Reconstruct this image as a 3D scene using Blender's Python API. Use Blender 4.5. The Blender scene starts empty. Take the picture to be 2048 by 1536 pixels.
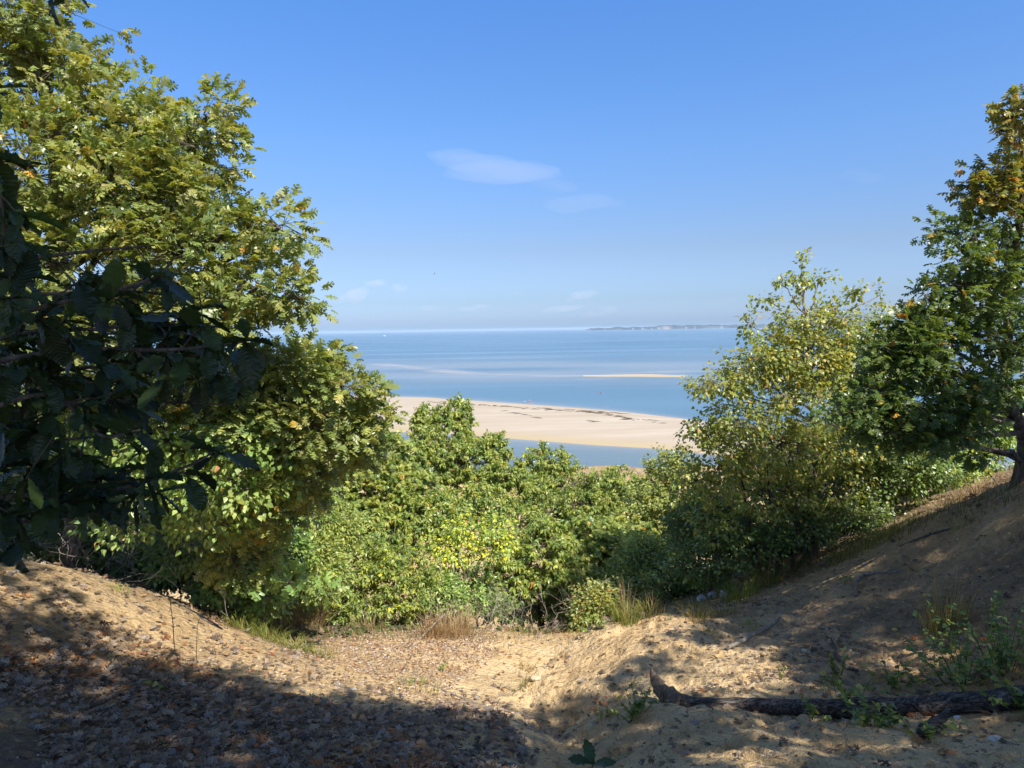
import bpy, math
import numpy as np
from mathutils import Vector, Matrix

# ---------------------------------------------------------------- camera, world, sun
SC = bpy.context.scene
H = 28.0                       # eye height above the water
F = 1422.0                     # focal length for a 2048 px wide frame
PITCH = math.radians(4.40)
ROLL = math.radians(0.87)
fwd = np.array([0, math.cos(PITCH), -math.sin(PITCH)])
up0 = np.array([0, math.sin(PITCH), math.cos(PITCH)])
X0 = np.array([1.0, 0, 0])
rgt = X0 * math.cos(ROLL) - up0 * math.sin(ROLL)
upv = X0 * math.sin(ROLL) + up0 * math.cos(ROLL)
cam_d = bpy.data.cameras.new("camera")
cam = bpy.data.objects.new("camera", cam_d)
SC.collection.objects.link(cam)
cam.matrix_world = Matrix(((rgt[0], upv[0], -fwd[0], 0), (rgt[1], upv[1], -fwd[1], 0), (rgt[2], upv[2], -fwd[2], H), (0, 0, 0, 1)))
cam_d.sensor_width = 36.0
cam_d.lens = 36.0 * F / 2048.0
cam_d.clip_start = 0.05
cam_d.clip_end = 60000
SC.camera = cam

SUN_EL = math.radians(50)
SUN_AZ = math.radians(143)     # clockwise from +Y: behind the camera, to its right
sun_to = np.array([math.sin(SUN_AZ) * math.cos(SUN_EL), math.cos(SUN_AZ) * math.cos(SUN_EL), math.sin(SUN_EL)])
sd = bpy.data.lights.new("sun", 'SUN')
sd.energy = 5.0
sd.angle = math.radians(0.55)
sd.color = (1.0, 0.95, 0.86)
so = bpy.data.objects.new("sun", sd)
SC.collection.objects.link(so)
so.rotation_euler = Vector(sun_to).to_track_quat('Z', 'Y').to_euler()
so.location = (20, -30, 60)

w = bpy.data.worlds.new("World")
SC.world = w
w.use_nodes = True
wn, wl = w.node_tree.nodes, w.node_tree.links
for n in list(wn): wn.remove(n)
sky = wn.new('ShaderNodeTexSky')
sky.sky_type = 'NISHITA'
sky.sun_disc = False
sky.sun_elevation = SUN_EL
sky.sun_rotation = SUN_AZ
sky.altitude = 0
sky.air_density = 1.0
sky.dust_density = 1.0
sky.ozone_density = 1.0
# a clear, strongly blue autumn sky: balance of the sky by elevation
tcw = wn.new('ShaderNodeTexCoord'); spw = wn.new('ShaderNodeSeparateXYZ'); wl.new(tcw.outputs['Generated'], spw.inputs[0])
rw = wn.new('ShaderNodeValToRGB')
SKYBAL = [(0.0, (.93, 1.36, 2.3)), (.012, (.86, 1.16, 2.05)), (.04, (.74, .97, 1.55)), (.108, (.80, .92, 1.24)), (.24, (.80, 1.14, 1.62)), (.407, (.74, 1.27, 1.93)), (.7, (.8, 1.0, 1.35)), (1.0, (.8, .95, 1.2))]
el = rw.color_ramp.elements
while len(el) > 1: el.remove(el[-1])
el[0].position = 0; el[0].color = (*[c / 2 for c in SKYBAL[0][1]], 1)
for p_, c_ in SKYBAL[1:]:
    e_ = el.new(p_); e_.color = (*[c / 2 for c in c_], 1)
wl.new(spw.outputs[2], rw.inputs[0])
mw = wn.new('ShaderNodeMixRGB'); mw.blend_type = 'MULTIPLY'; mw.inputs[0].default_value = 1
wl.new(sky.outputs[0], mw.inputs[1]); wl.new(rw.outputs[0], mw.inputs[2])
bg = wn.new('ShaderNodeBackground')
bg.inputs[1].default_value = 0.079 * 2      # the balance ramp above is halved to stay inside 0..1
wo = wn.new('ShaderNodeOutputWorld')
wl.new(mw.outputs[0], bg.inputs[0])
wl.new(bg.outputs[0], wo.inputs[0])

SC.view_settings.view_transform = 'Standard'
SC.view_settings.look = 'None'
SC.view_settings.exposure = 0.6
SC.view_settings.gamma = 1.0
SC.cycles.max_bounces = 6
SC.cycles.diffuse_bounces = 2
SC.cycles.glossy_bounces = 2
SC.cycles.transmission_bounces = 4
SC.cycles.transparent_max_bounces = 8
SC.cycles.volume_bounces = 1
SC.cycles.use_denoising = True

R = np.random.default_rng(7)
COL = SC.collection

# ---------------------------------------------------------------- helpers
def P(px, py, Y):
    """point at world depth Y that lies on the sight line of a photo pixel (z relative to the eye)"""
    d = fwd + rgt * ((px - 1024) / F) + upv * ((768 - py) / F)
    return d * (Y / d[1])

def proj(p):
    p = np.atleast_2d(p)
    z = p @ fwd
    zz = np.where(z > 0.05, z, 0.05)
    return np.where(z > .05, 1024 + F * (p @ rgt) / zz, -9999), np.where(z > .05, 768 - F * (p @ upv) / zz, -9999)

def W(p):
    p = np.array(p, float)
    return p + np.array([0, 0, H])

def vnoise(x, y, seed=0):
    x = np.asarray(x, float); y = np.asarray(y, float)
    xi = np.floor(x).astype(np.int64); yi = np.floor(y).astype(np.int64)
    fx = x - xi; fy = y - yi
    fx = fx * fx * (3 - 2 * fx); fy = fy * fy * (3 - 2 * fy)
    def h(a, b):
        n = (a * 374761393 + b * 668265263 + seed * 1442695041) & 0x7fffffff
        n = ((n ^ (n >> 13)) * 1274126177) & 0x7fffffff
        n = (n ^ (n >> 16)) & 0xffff
        return n / 65535.0 * 2 - 1
    a = h(xi, yi); b = h(xi + 1, yi); c = h(xi, yi + 1); d = h(xi + 1, yi + 1)
    return (a * (1 - fx) + b * fx) * (1 - fy) + (c * (1 - fx) + d * fx) * fy

def fbm(x, y, octv=4, seed=0):
    s = 0; a = 1; t = 0
    for i in range(octv):
        s = s + a * vnoise(np.asarray(x) * 2**i, np.asarray(y) * 2**i, seed + i * 17); t += a; a *= .5
    return s / t

def sstep(a, b, x):
    t = np.clip((x - a) / (b - a), 0, 1)
    return t * t * (3 - 2 * t)

def inpoly(px, py, poly):
    px = np.asarray(px, float); py = np.asarray(py, float)
    inside = np.zeros(px.shape, bool)
    n = len(poly)
    for i in range(n):
        x1, y1 = poly[i]; x2, y2 = poly[(i + 1) % n]
        c = ((y1 > py) != (y2 > py)) & (px < (x2 - x1) * (py - y1) / (y2 - y1 + 1e-9) + x1)
        inside ^= c
    return inside

def unit(v):
    return v / np.maximum(np.linalg.norm(v, axis=-1, keepdims=True), 1e-9)

class Geo:
    def __init__(s):
        s.v = []; s.f = []; s.c = []; s.l = []; s.n = 0; s.smooth = False
    def add(s, v, f, c=None, l=None):
        v = np.asarray(v, float).reshape(-1, 3); f = np.asarray(f, np.int64)
        s.v.append(v); s.f.append(f + s.n); s.n += len(v)
        s.c.append(np.broadcast_to(np.array([1, 1, 1.0]) if c is None else c, (len(v), 3)))
        s.l.append(np.zeros((len(v), 3)) if l is None else l)
    def build(s, name, mat, parent=None, origin=None, smooth=None, luv=False):
        me = bpy.data.meshes.new(name)
        v = np.concatenate(s.v); c = np.concatenate(s.c)
        v = v + np.array([0, 0, H])
        o = np.zeros(3) if origin is None else np.asarray(origin, float)
        v = v - o
        tris = [f for f in s.f if f.shape[1] == 3]; quads = [f for f in s.f if f.shape[1] == 4]
        idx = []; starts = []; pos = 0; nf = 0
        for arr, k in ((tris, 3), (quads, 4)):
            if arr:
                a = np.concatenate(arr); idx.append(a.ravel())
                starts.append(pos + np.arange(len(a)) * k); pos += len(a) * k; nf += len(a)
        idx = np.concatenate(idx); starts = np.concatenate(starts)
        me.vertices.add(len(v)); me.vertices.foreach_set('co', v.ravel())
        me.loops.add(len(idx)); me.loops.foreach_set('vertex_index', idx)
        me.polygons.add(nf); me.polygons.foreach_set('loop_start', starts)
        sm = s.smooth if smooth is None else smooth
        me.polygons.foreach_set('use_smooth', np.full(nf, sm))
        at = me.attributes.new('col', 'FLOAT_COLOR', 'POINT')
        at.data.foreach_set('color', np.concatenate([c, np.ones((len(c), 1))], 1).ravel().astype(np.float32))
        if luv:
            at = me.attributes.new('luv', 'FLOAT_VECTOR', 'POINT')
            at.data.foreach_set('vector', np.concatenate(s.l).ravel().astype(np.float32))
        me.update(calc_edges=True)
        ob = bpy.data.objects.new(name, me)
        COL.objects.link(ob)
        me.materials.append(mat)
        if parent is not None:
            ob.parent = parent
        elif origin is not None:
            ob.location = o
        return ob

def tag(o, label=None, cat=None, group=None, kind=None):
    if label: o['label'] = label
    if cat: o['category'] = cat
    if group: o['group'] = group
    if kind: o['kind'] = kind
    return o

def empty(name, loc, label, cat, group=None):
    o = bpy.data.objects.new(name, None)
    COL.objects.link(o); o.location = loc; o.empty_display_size = .2
    return tag(o, label, cat, group)

def tube(g, pts, rad, sides=8, col=(1, 1, 1), rough=0.0, seed=0, cap=True):
    pts = np.asarray(pts, float); n = len(pts)
    rad = np.broadcast_to(rad, (n,))
    t = np.gradient(pts, axis=0); t = unit(t)
    ref = np.array([0, 0, 1.0]) if abs(t[0][2]) < .9 else np.array([1.0, 0, 0])
    a = unit(np.cross(t, ref)); b = np.cross(t, a)
    ang = np.arange(sides) / sides * 2 * math.pi
    rr = np.repeat(rad[:, None], sides, 1)
    if rough:
        rr = rr * (1 + rough * vnoise(np.arange(n)[:, None] * .45 + seed * 7.3, (ang * 2.2)[None, :] + 0 * rr, seed)
                   + rough * .6 * vnoise(np.arange(n)[:, None] * .16 + seed, (ang * 5.)[None, :] + 0 * rr, seed + 5))
    v = pts[:, None] + rr[..., None] * (a[:, None] * np.cos(ang)[None, :, None] + b[:, None] * np.sin(ang)[None, :, None])
    i = np.arange(n - 1)[:, None] * sides; j = np.arange(sides)[None]; k = (j + 1) % sides
    f = np.stack([i + j, i + k, i + sides + k, i + sides + j], -1).reshape(-1, 4)
    g.add(v.reshape(-1, 3), f, col)
    if cap:
        for e, ii in ((0, 0), (n - 1, (n - 1) * sides)):
            ring = v[e]; c = ring.mean(0)
            fv = np.concatenate([ring, c[None]])
            ff = np.stack([np.arange(sides), (np.arange(sides) + 1) % sides, np.full(sides, sides)], 1)
            g.add(fv, ff, col)

def sticks(g, A, B, r0, r1, col=(1, 1, 1)):
    A = np.asarray(A, float); B = np.asarray(B, float); n = len(A)
    if n == 0: return
    t = unit(B - A); ref = np.where(np.abs(t[:, 2:3]) < .9, np.array([[0, 0, 1.0]]), np.array([[1.0, 0, 0]]))
    a = unit(np.cross(t, ref)); b = np.cross(t, a)
    r0 = np.broadcast_to(r0, (n,))[:, None]; r1 = np.broadcast_to(r1, (n,))[:, None]
    vs = []
    for C, r in ((A, r0), (B, r1)):
        for k in range(3):
            w_ = 2 * math.pi * k / 3
            vs.append(C + r * (a * math.cos(w_) + b * math.sin(w_)))
    v = np.stack(vs, 1)
    f = np.array([[0, 1, 4, 3], [1, 2, 5, 4], [2, 0, 3, 5]])
    f = (np.arange(n)[:, None, None] * 6 + f[None]).reshape(-1, 4)
    g.add(v.reshape(-1, 3), f, col)

def curve(p0, p1, p2, n):
    t = np.linspace(0, 1, n)[:, None]
    return (1 - t)**2 * np.asarray(p0) + 2 * t * (1 - t) * np.asarray(p1) + t * t * np.asarray(p2)

def smoothpath(pts, n):
    pts = np.asarray(pts, float); k = len(pts)
    ext = np.concatenate([[2 * pts[0] - pts[1]], pts, [2 * pts[-1] - pts[-2]]])
    out = []
    for u in np.linspace(0, k - 1 - 1e-6, n):
        i = int(u); t = u - i
        a, b, c, d = ext[i:i + 4]
        out.append(.5 * ((2 * b) + (-a + c) * t + (2 * a - 5 * b + 4 * c - d) * t * t + (-a + 3 * b - 3 * c + d) * t**3))
    return np.array(out)

# ---------------------------------------------------------------- materials
def newmat(name):
    m = bpy.data.materials.new(name); m.use_nodes = True
    nt = m.node_tree
    for n in list(nt.nodes): nt.nodes.remove(n)
    out = nt.nodes.new('ShaderNodeOutputMaterial')
    return m, nt, out

def N(nt, t, **kw):
    n = nt.nodes.new(t)
    for k, v in kw.items():
        if k.startswith('i_'):
            n.inputs[int(k[2:]) if k[2:].isdigit() else k[2:]].default_value = v
        else: setattr(n, k, v)
    return n

def ramp(nt, stops):
    r = nt.nodes.new('ShaderNodeValToRGB')
    el = r.color_ramp.elements
    while len(el) > 1: el.remove(el[-1])
    el[0].position = stops[0][0]; el[0].color = (*stops[0][1], 1)
    for p, c in stops[1:]:
        e = el.new(p); e.color = (*c, 1)
    return r

def leaf_mat(name, trans=.38, rough=.42, spec=.5, veins=False):
    m, nt, out = newmat(name); L = nt.links.new
    a = N(nt, 'ShaderNodeAttribute', attribute_name='col')
    b = N(nt, 'ShaderNodeBsdfPrincipled')
    b.inputs['Roughness'].default_value = rough
    b.inputs['Specular IOR Level'].default_value = spec
    L(a.outputs['Color'], b.inputs['Base Color'])
    t = N(nt, 'ShaderNodeBsdfTranslucent')
    mul = N(nt, 'ShaderNodeMixRGB', blend_type='MULTIPLY'); mul.inputs[0].default_value = 1
    mul.inputs[2].default_value = (1.9, 1.75, .7, 1)
    L(a.outputs['Color'], mul.inputs[1]); L(mul.outputs[0], t.inputs[0])
    mx = N(nt, 'ShaderNodeMixShader'); mx.inputs[0].default_value = trans
    L(b.outputs[0], mx.inputs[1]); L(t.outputs[0], mx.inputs[2]); L(mx.outputs[0], out.inputs[0])
    if veins:
        lv = N(nt, 'ShaderNodeAttribute', attribute_name='luv')
        sep = N(nt, 'ShaderNodeSeparateXYZ'); L(lv.outputs['Vector'], sep.inputs[0])
        ab = N(nt, 'ShaderNodeMath', operation='ABSOLUTE'); L(sep.outputs[0], ab.inputs[0])
        sb = N(nt, 'ShaderNodeMath', operation='MULTIPLY_ADD'); L(ab.outputs[0], sb.inputs[0]); sb.inputs[1].default_value = -.7; L(sep.outputs[1], sb.inputs[2])
        sc_ = N(nt, 'ShaderNodeMath', operation='MULTIPLY'); L(sb.outputs[0], sc_.inputs[0]); sc_.inputs[1].default_value = 75
        sn = N(nt, 'ShaderNodeMath', operation='SINE'); L(sc_.outputs[0], sn.inputs[0])
        bp = N(nt, 'ShaderNodeBump'); bp.inputs['Strength'].default_value = .24; bp.inputs['Distance'].default_value = .003
        L(sn.outputs[0], bp.inputs['Height']); L(bp.outputs[0], b.inputs['Normal'])
    return m

M_leaf = leaf_mat('leaf_lit', .34, .36, .55)
M_leaf_soft = leaf_mat('leaf_soft', .40, .38, .6)
M_leaf_near = leaf_mat('leaf_near', .24, .42, .42, veins=True)
M_dry = leaf_mat('dry_leaf', .10, .6, .25)

def attr_mat(name, rough=.8, spec=.3, bump=0, scale=40, mottled=.0):
    m, nt, out = newmat(name); L = nt.links.new
    a = N(nt, 'ShaderNodeAttribute', attribute_name='col')
    b = N(nt, 'ShaderNodeBsdfPrincipled'); b.inputs['Roughness'].default_value = rough
    b.inputs['Specular IOR Level'].default_value = spec
    tc = N(nt, 'ShaderNodeTexCoord')
    no = N(nt, 'ShaderNodeTexNoise'); no.inputs['Scale'].default_value = scale; no.inputs['Detail'].default_value = 6
    L(tc.outputs['Object'], no.inputs['Vector'])
    mr = N(nt, 'ShaderNodeMapRange'); mr.inputs[3].default_value = 1 - mottled; mr.inputs[4].default_value = 1 + mottled
    mr.inputs[1].default_value = .3; mr.inputs[2].default_value = .7
    L(no.outputs[0], mr.inputs[0])
    mul = N(nt, 'ShaderNodeMixRGB', blend_type='MULTIPLY'); mul.inputs[0].default_value = 1
    L(a.outputs['Color'], mul.inputs[1]); L(mr.outputs[0], mul.inputs[2]); L(mul.outputs[0], b.inputs['Base Color'])
    if bump:
        bp = N(nt, 'ShaderNodeBump'); bp.inputs['Strength'].default_value = bump; bp.inputs['Distance'].default_value = .02
        L(no.outputs[0], bp.inputs['Height']); L(bp.outputs[0], b.inputs['Normal'])
    L(b.outputs[0], out.inputs[0])
    return m

M_grass = leaf_mat('grass_blade', .3, .6, .3)
M_stone = attr_mat('stone', .7, .3, .4, 30, .25)
M_skin = attr_mat('skin', .6, .3)
M_cloth = attr_mat('cloth', .8, .2)
M_paint = attr_mat('paint', .4, .5)
M_plastic = attr_mat('plastic_film', .3, .6)

def bark_mat(name, c1, c2, sx=26, sz=5):
    m, nt, out = newmat(name); L = nt.links.new
    tc = N(nt, 'ShaderNodeTexCoord'); mp = N(nt, 'ShaderNodeMapping')
    mp.inputs['Scale'].default_value = (sx, sx, sz)
    L(tc.outputs['Object'], mp.inputs[0])
    no = N(nt, 'ShaderNodeTexNoise'); no.inputs['Scale'].default_value = 1; no.inputs['Detail'].default_value = 7; no.inputs['Roughness'].default_value = .65
    L(mp.outputs[0], no.inputs['Vector'])
    r = ramp(nt, [(.32, c1), (.5, tuple((x + y) / 2 for x, y in zip(c1, c2))), (.68, c2)])
    L(no.outputs[0], r.inputs[0])
    b = N(nt, 'ShaderNodeBsdfPrincipled'); b.inputs['Roughness'].default_value = .9; b.inputs['Specular IOR Level'].default_value = .2
    L(r.outputs[0], b.inputs['Base Color'])
    bp = N(nt, 'ShaderNodeBump'); bp.inputs['Strength'].default_value = .9; bp.inputs['Distance'].default_value = .03
    L(no.outputs[0], bp.inputs['Height']); L(bp.outputs[0], b.inputs['Normal'])
    L(b.outputs[0], out.inputs[0])
    return m
M_bark = bark_mat('bark_oak', (.05, .04, .032), (.22, .18, .14))
M_bark_pale = bark_mat('bark_pale', (.13, .11, .09), (.36, .31, .26))
M_bark_dead = bark_mat('bark_dead', (.16, .13, .11), (.42, .36, .30))
def log_mat():
    m, nt, out = newmat('bark_log'); L = nt.links.new
    tc = N(nt, 'ShaderNodeTexCoord'); mp = N(nt, 'ShaderNodeMapping')
    mp.inputs['Scale'].default_value = (4, 48, 48)
    L(tc.outputs['Object'], mp.inputs[0])
    no = N(nt, 'ShaderNodeTexNoise'); no.inputs['Scale'].default_value = 1.0; no.inputs['Detail'].default_value = 7; no.inputs['Roughness'].default_value = .6
    L(mp.outputs[0], no.inputs['Vector'])
    n4 = N(nt, 'ShaderNodeTexNoise'); n4.inputs['Scale'].default_value = .35; n4.inputs['Detail'].default_value = 4; L(mp.outputs[0], n4.inputs['Vector'])
    mr = N(nt, 'ShaderNodeMapRange'); mr.inputs[1].default_value = .36; mr.inputs[2].default_value = .62
    L(no.outputs[0], mr.inputs[0])
    mu = N(nt, 'ShaderNodeMath', operation='MULTIPLY'); L(mr.outputs[0], mu.inputs[0]); L(n4.outputs[0], mu.inputs[1])
    r = ramp(nt, [(.0, (.025, .021, .018)), (.25, (.085, .07, .06)), (.6, (.24, .205, .175))])
    L(mu.outputs[0], r.inputs[0])
    b = N(nt, 'ShaderNodeBsdfPrincipled'); b.inputs['Roughness'].default_value = .85; b.inputs['Specular IOR Level'].default_value = .25
    L(r.outputs[0], b.inputs['Base Color'])
    bp = N(nt, 'ShaderNodeBump'); bp.inputs['Strength'].default_value = 1; bp.inputs['Distance'].default_value = .02
    L(mu.outputs[0], bp.inputs['Height']); L(bp.outputs[0], b.inputs['Normal'])
    L(b.outputs[0], out.inputs[0])
    return m
M_log = log_mat()

def ground_mat():
    m, nt, out = newmat('sand_and_soil'); L = nt.links.new
    g = N(nt, 'ShaderNodeNewGeometry')
    a = N(nt, 'ShaderNodeAttribute', attribute_name='col')   # r: humus plus painted bank shade, g: ochre amount
    sep = N(nt, 'ShaderNodeSeparateColor'); L(a.outputs['Color'], sep.inputs[0])
    n1 = N(nt, 'ShaderNodeTexNoise'); n1.inputs['Scale'].default_value = 2.2; n1.inputs['Detail'].default_value = 8; n1.inputs['Roughness'].default_value = .62
    n2 = N(nt, 'ShaderNodeTexNoise'); n2.inputs['Scale'].default_value = 95; n2.inputs['Detail'].default_value = 3
    n3 = N(nt, 'ShaderNodeTexNoise'); n3.inputs['Scale'].default_value = 14; n3.inputs['Detail'].default_value = 6
    for n in (n1, n2, n3): L(g.outputs['Position'], n.inputs['Vector'])
    s = ramp(nt, [(.30, (.50, .345, .17)), (.5, (.67, .48, .255)), (.72, (.76, .58, .34))])
    L(n1.outputs[0], s.inputs[0])
    gr = ramp(nt, [(.30, (.35, .3, .26)), (.45, (.9, .9, .9)), (.6, (1.05, 1.05, 1.05)), (.72, (1.5, 1.5, 1.5))])
    L(n2.outputs[0], gr.inputs[0])
    mu = N(nt, 'ShaderNodeMixRGB', blend_type='MULTIPLY'); mu.inputs[0].default_value = .75
    L(s.outputs[0], mu.inputs[1]); L(gr.outputs[0], mu.inputs[2])
    oc = N(nt, 'ShaderNodeMixRGB'); oc.inputs[2].default_value = (.44, .235, .08, 1)
    mo = N(nt, 'ShaderNodeMath', operation='MULTIPLY'); L(sep.outputs[1], mo.inputs[0]); L(n1.outputs[0], mo.inputs[1])
    L(mo.outputs[0], oc.inputs[0]); L(mu.outputs[0], oc.inputs[1])
    hr = ramp(nt, [(.35, (.07, .05, .035)), (.65, (.22, .16, .11))]); L(n3.outputs[0], hr.inputs[0])
    thr = N(nt, 'ShaderNodeMath', operation='MULTIPLY_ADD'); L(n3.outputs[0], thr.inputs[0]); thr.inputs[1].default_value = 2.2
    sub = N(nt, 'ShaderNodeMath', operation='SUBTRACT'); L(sep.outputs[0], sub.inputs[0]); sub.inputs[1].default_value = 1.1
    mulh = N(nt, 'ShaderNodeMath', operation='MULTIPLY'); L(sub.outputs[0], mulh.inputs[0]); mulh.inputs[1].default_value = 1.0
    L(mulh.outputs[0], thr.inputs[2])
    cl = N(nt, 'ShaderNodeClamp'); L(thr.outputs[0], cl.inputs[0])
    cm = N(nt, 'ShaderNodeMath', operation='MULTIPLY'); L(cl.outputs[0], cm.inputs[0]); L(sep.outputs[0], cm.inputs[1])
    hm = N(nt, 'ShaderNodeMixRGB'); L(cm.outputs[0], hm.inputs[0]); L(oc.outputs[0], hm.inputs[1]); L(hr.outputs[0], hm.inputs[2])
    b = N(nt, 'ShaderNodeBsdfPrincipled'); b.inputs['Roughness'].default_value = .95; b.inputs['Specular IOR Level'].default_value = .15
    L(hm.outputs[0], b.inputs['Base Color'])
    ad = N(nt, 'ShaderNodeMath', operation='MULTIPLY_ADD'); L(n2.outputs[0], ad.inputs[0]); ad.inputs[1].default_value = .18; L(n3.outputs[0], ad.inputs[2])
    bp = N(nt, 'ShaderNodeBump'); bp.inputs['Strength'].default_value = 1.0; bp.inputs['Distance'].default_value = .075
    L(ad.outputs[0], bp.inputs['Height']); L(bp.outputs[0], b.inputs['Normal'])
    L(b.outputs[0], out.inputs[0])
    return m
M_ground = ground_mat()

def beach_mat():
    m, nt, out = newmat('beach_sand'); L = nt.links.new
    g = N(nt, 'ShaderNodeNewGeometry')
    sp = N(nt, 'ShaderNodeSeparateXYZ'); L(g.outputs['Position'], sp.inputs[0])
    mp = N(nt, 'ShaderNodeMapping'); mp.inputs['Scale'].default_value = (.02, .12, .0); mp.inputs['Rotation'].default_value = (0, 0, .12)
    L(g.outputs['Position'], mp.inputs[0])
    n1 = N(nt, 'ShaderNodeTexNoise'); n1.inputs['Scale'].default_value = 1; n1.inputs['Detail'].default_value = 7; n1.inputs['Roughness'].default_value = .65
    L(mp.outputs[0], n1.inputs['Vector'])
    s = ramp(nt, [(.3, (.385, .31, .22)), (.5, (.43, .355, .268)), (.7, (.485, .41, .32))])
    L(n1.outputs[0], s.inputs[0])
    mr = N(nt, 'ShaderNodeMapRange'); mr.inputs[1].default_value = .12; mr.inputs[2].default_value = .75
    ad = N(nt, 'ShaderNodeMath', operation='MULTIPLY_ADD'); L(n1.outputs[0], ad.inputs[0]); ad.inputs[1].default_value = -.5; 
    ad2 = N(nt, 'ShaderNodeMath', operation='ADD'); L(sp.outputs[2], ad2.inputs[0]); ad2.inputs[1].default_value = .25; L(ad2.outputs[0], ad.inputs[2])
    L(ad.outputs[0], mr.inputs[0])
    wt = N(nt, 'ShaderNodeMixRGB'); wt.inputs[1].default_value = (.42, .33, .19, 1)
    L(mr.outputs[0], wt.inputs[0]); L(s.outputs[0], wt.inputs[2])
    b = N(nt, 'ShaderNodeBsdfPrincipled'); b.inputs['Roughness'].default_value = .9; b.inputs['Specular IOR Level'].default_value = .2
    L(wt.outputs[0], b.inputs['Base Color']); L(b.outputs[0], out.inputs[0])
    return m
M_beach = beach_mat()

def water_mat(name, deep, calm=False):
    m, nt, out = newmat(name); L = nt.links.new
    g = N(nt, 'ShaderNodeNewGeometry')
    a = N(nt, 'ShaderNodeAttribute', attribute_name='col')     # r: shoal
    sep = N(nt, 'ShaderNodeSeparateColor'); L(a.outputs['Color'], sep.inputs[0])
    mp = N(nt, 'ShaderNodeMapping'); mp.inputs['Scale'].default_value = (.0035, .011, 1); mp.inputs['Rotation'].default_value = (0, 0, -.05)
    L(g.outputs['Position'], mp.inputs[0])
    n1 = N(nt, 'ShaderNodeTexNoise'); n1.inputs['Scale'].default_value = 1; n1.inputs['Detail'].default_value = 6; L(mp.outputs[0], n1.inputs['Vector'])
    r = ramp(nt, [(.35, deep[0]), (.65, deep[1])]); L(n1.outputs[0], r.inputs[0])
    sh = N(nt, 'ShaderNodeMixRGB'); sh.inputs[2].default_value = (.50, .42, .34, 1)
    L(sep.outputs[0], sh.inputs[0]); L(r.outputs[0], sh.inputs[1])
    b = N(nt, 'ShaderNodeBsdfPrincipled'); b.inputs['IOR'].default_value = 1.33
    L(sh.outputs[0], b.inputs['Base Color'])
    # wind streaks change the roughness of the surface
    mp3 = N(nt, 'ShaderNodeMapping'); mp3.inputs['Scale'].default_value = (.0009, .009, 1); mp3.inputs['Rotation'].default_value = (0, 0, -.03)
    L(g.outputs['Position'], mp3.inputs[0])
    n3 = N(nt, 'ShaderNodeTexNoise'); n3.inputs['Scale'].default_value = 1; n3.inputs['Detail'].default_value = 5; L(mp3.outputs[0], n3.inputs['Vector'])
    rr = N(nt, 'ShaderNodeMapRange'); rr.inputs[1].default_value = .52; rr.inputs[2].default_value = .66; rr.inputs[3].default_value = .34; rr.inputs[4].default_value = .20
    L(n3.outputs[0], rr.inputs[0]); L(rr.outputs[0], b.inputs['Roughness'])
    mp2 = N(nt, 'ShaderNodeMapping'); mp2.inputs['Scale'].default_value = (.22, .6, 1); mp2.inputs['Rotation'].default_value = (0, 0, .15)
    L(g.outputs['Position'], mp2.inputs[0])
    n2 = N(nt, 'ShaderNodeTexNoise'); n2.inputs['Scale'].default_value = 1; n2.inputs['Detail'].default_value = 6; n2.inputs['Roughness'].default_value = .6; L(mp2.outputs[0], n2.inputs['Vector'])
    bs = N(nt, 'ShaderNodeMapRange'); bs.inputs[1].default_value = .52; bs.inputs[2].default_value = .68
    bs.inputs[3].default_value = .9 if not calm else .35; bs.inputs[4].default_value = .55 if not calm else .2
    L(n3.outputs[0], bs.inputs[0])
    bp = N(nt, 'ShaderNodeBump'); bp.inputs['Distance'].default_value = .5
    L(bs.outputs[0], bp.inputs['Strength'])
    L(n2.outputs[0], bp.inputs['Height']); L(bp.outputs[0], b.inputs['Normal'])
    L(b.outputs[0], out.inputs[0])
    return m
M_sea = water_mat('sea_water', ((.085, .165, .23), (.115, .205, .275)))
M_lagoon = water_mat('lagoon_water', ((.11, .165, .185), (.14, .19, .21)), True)

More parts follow.
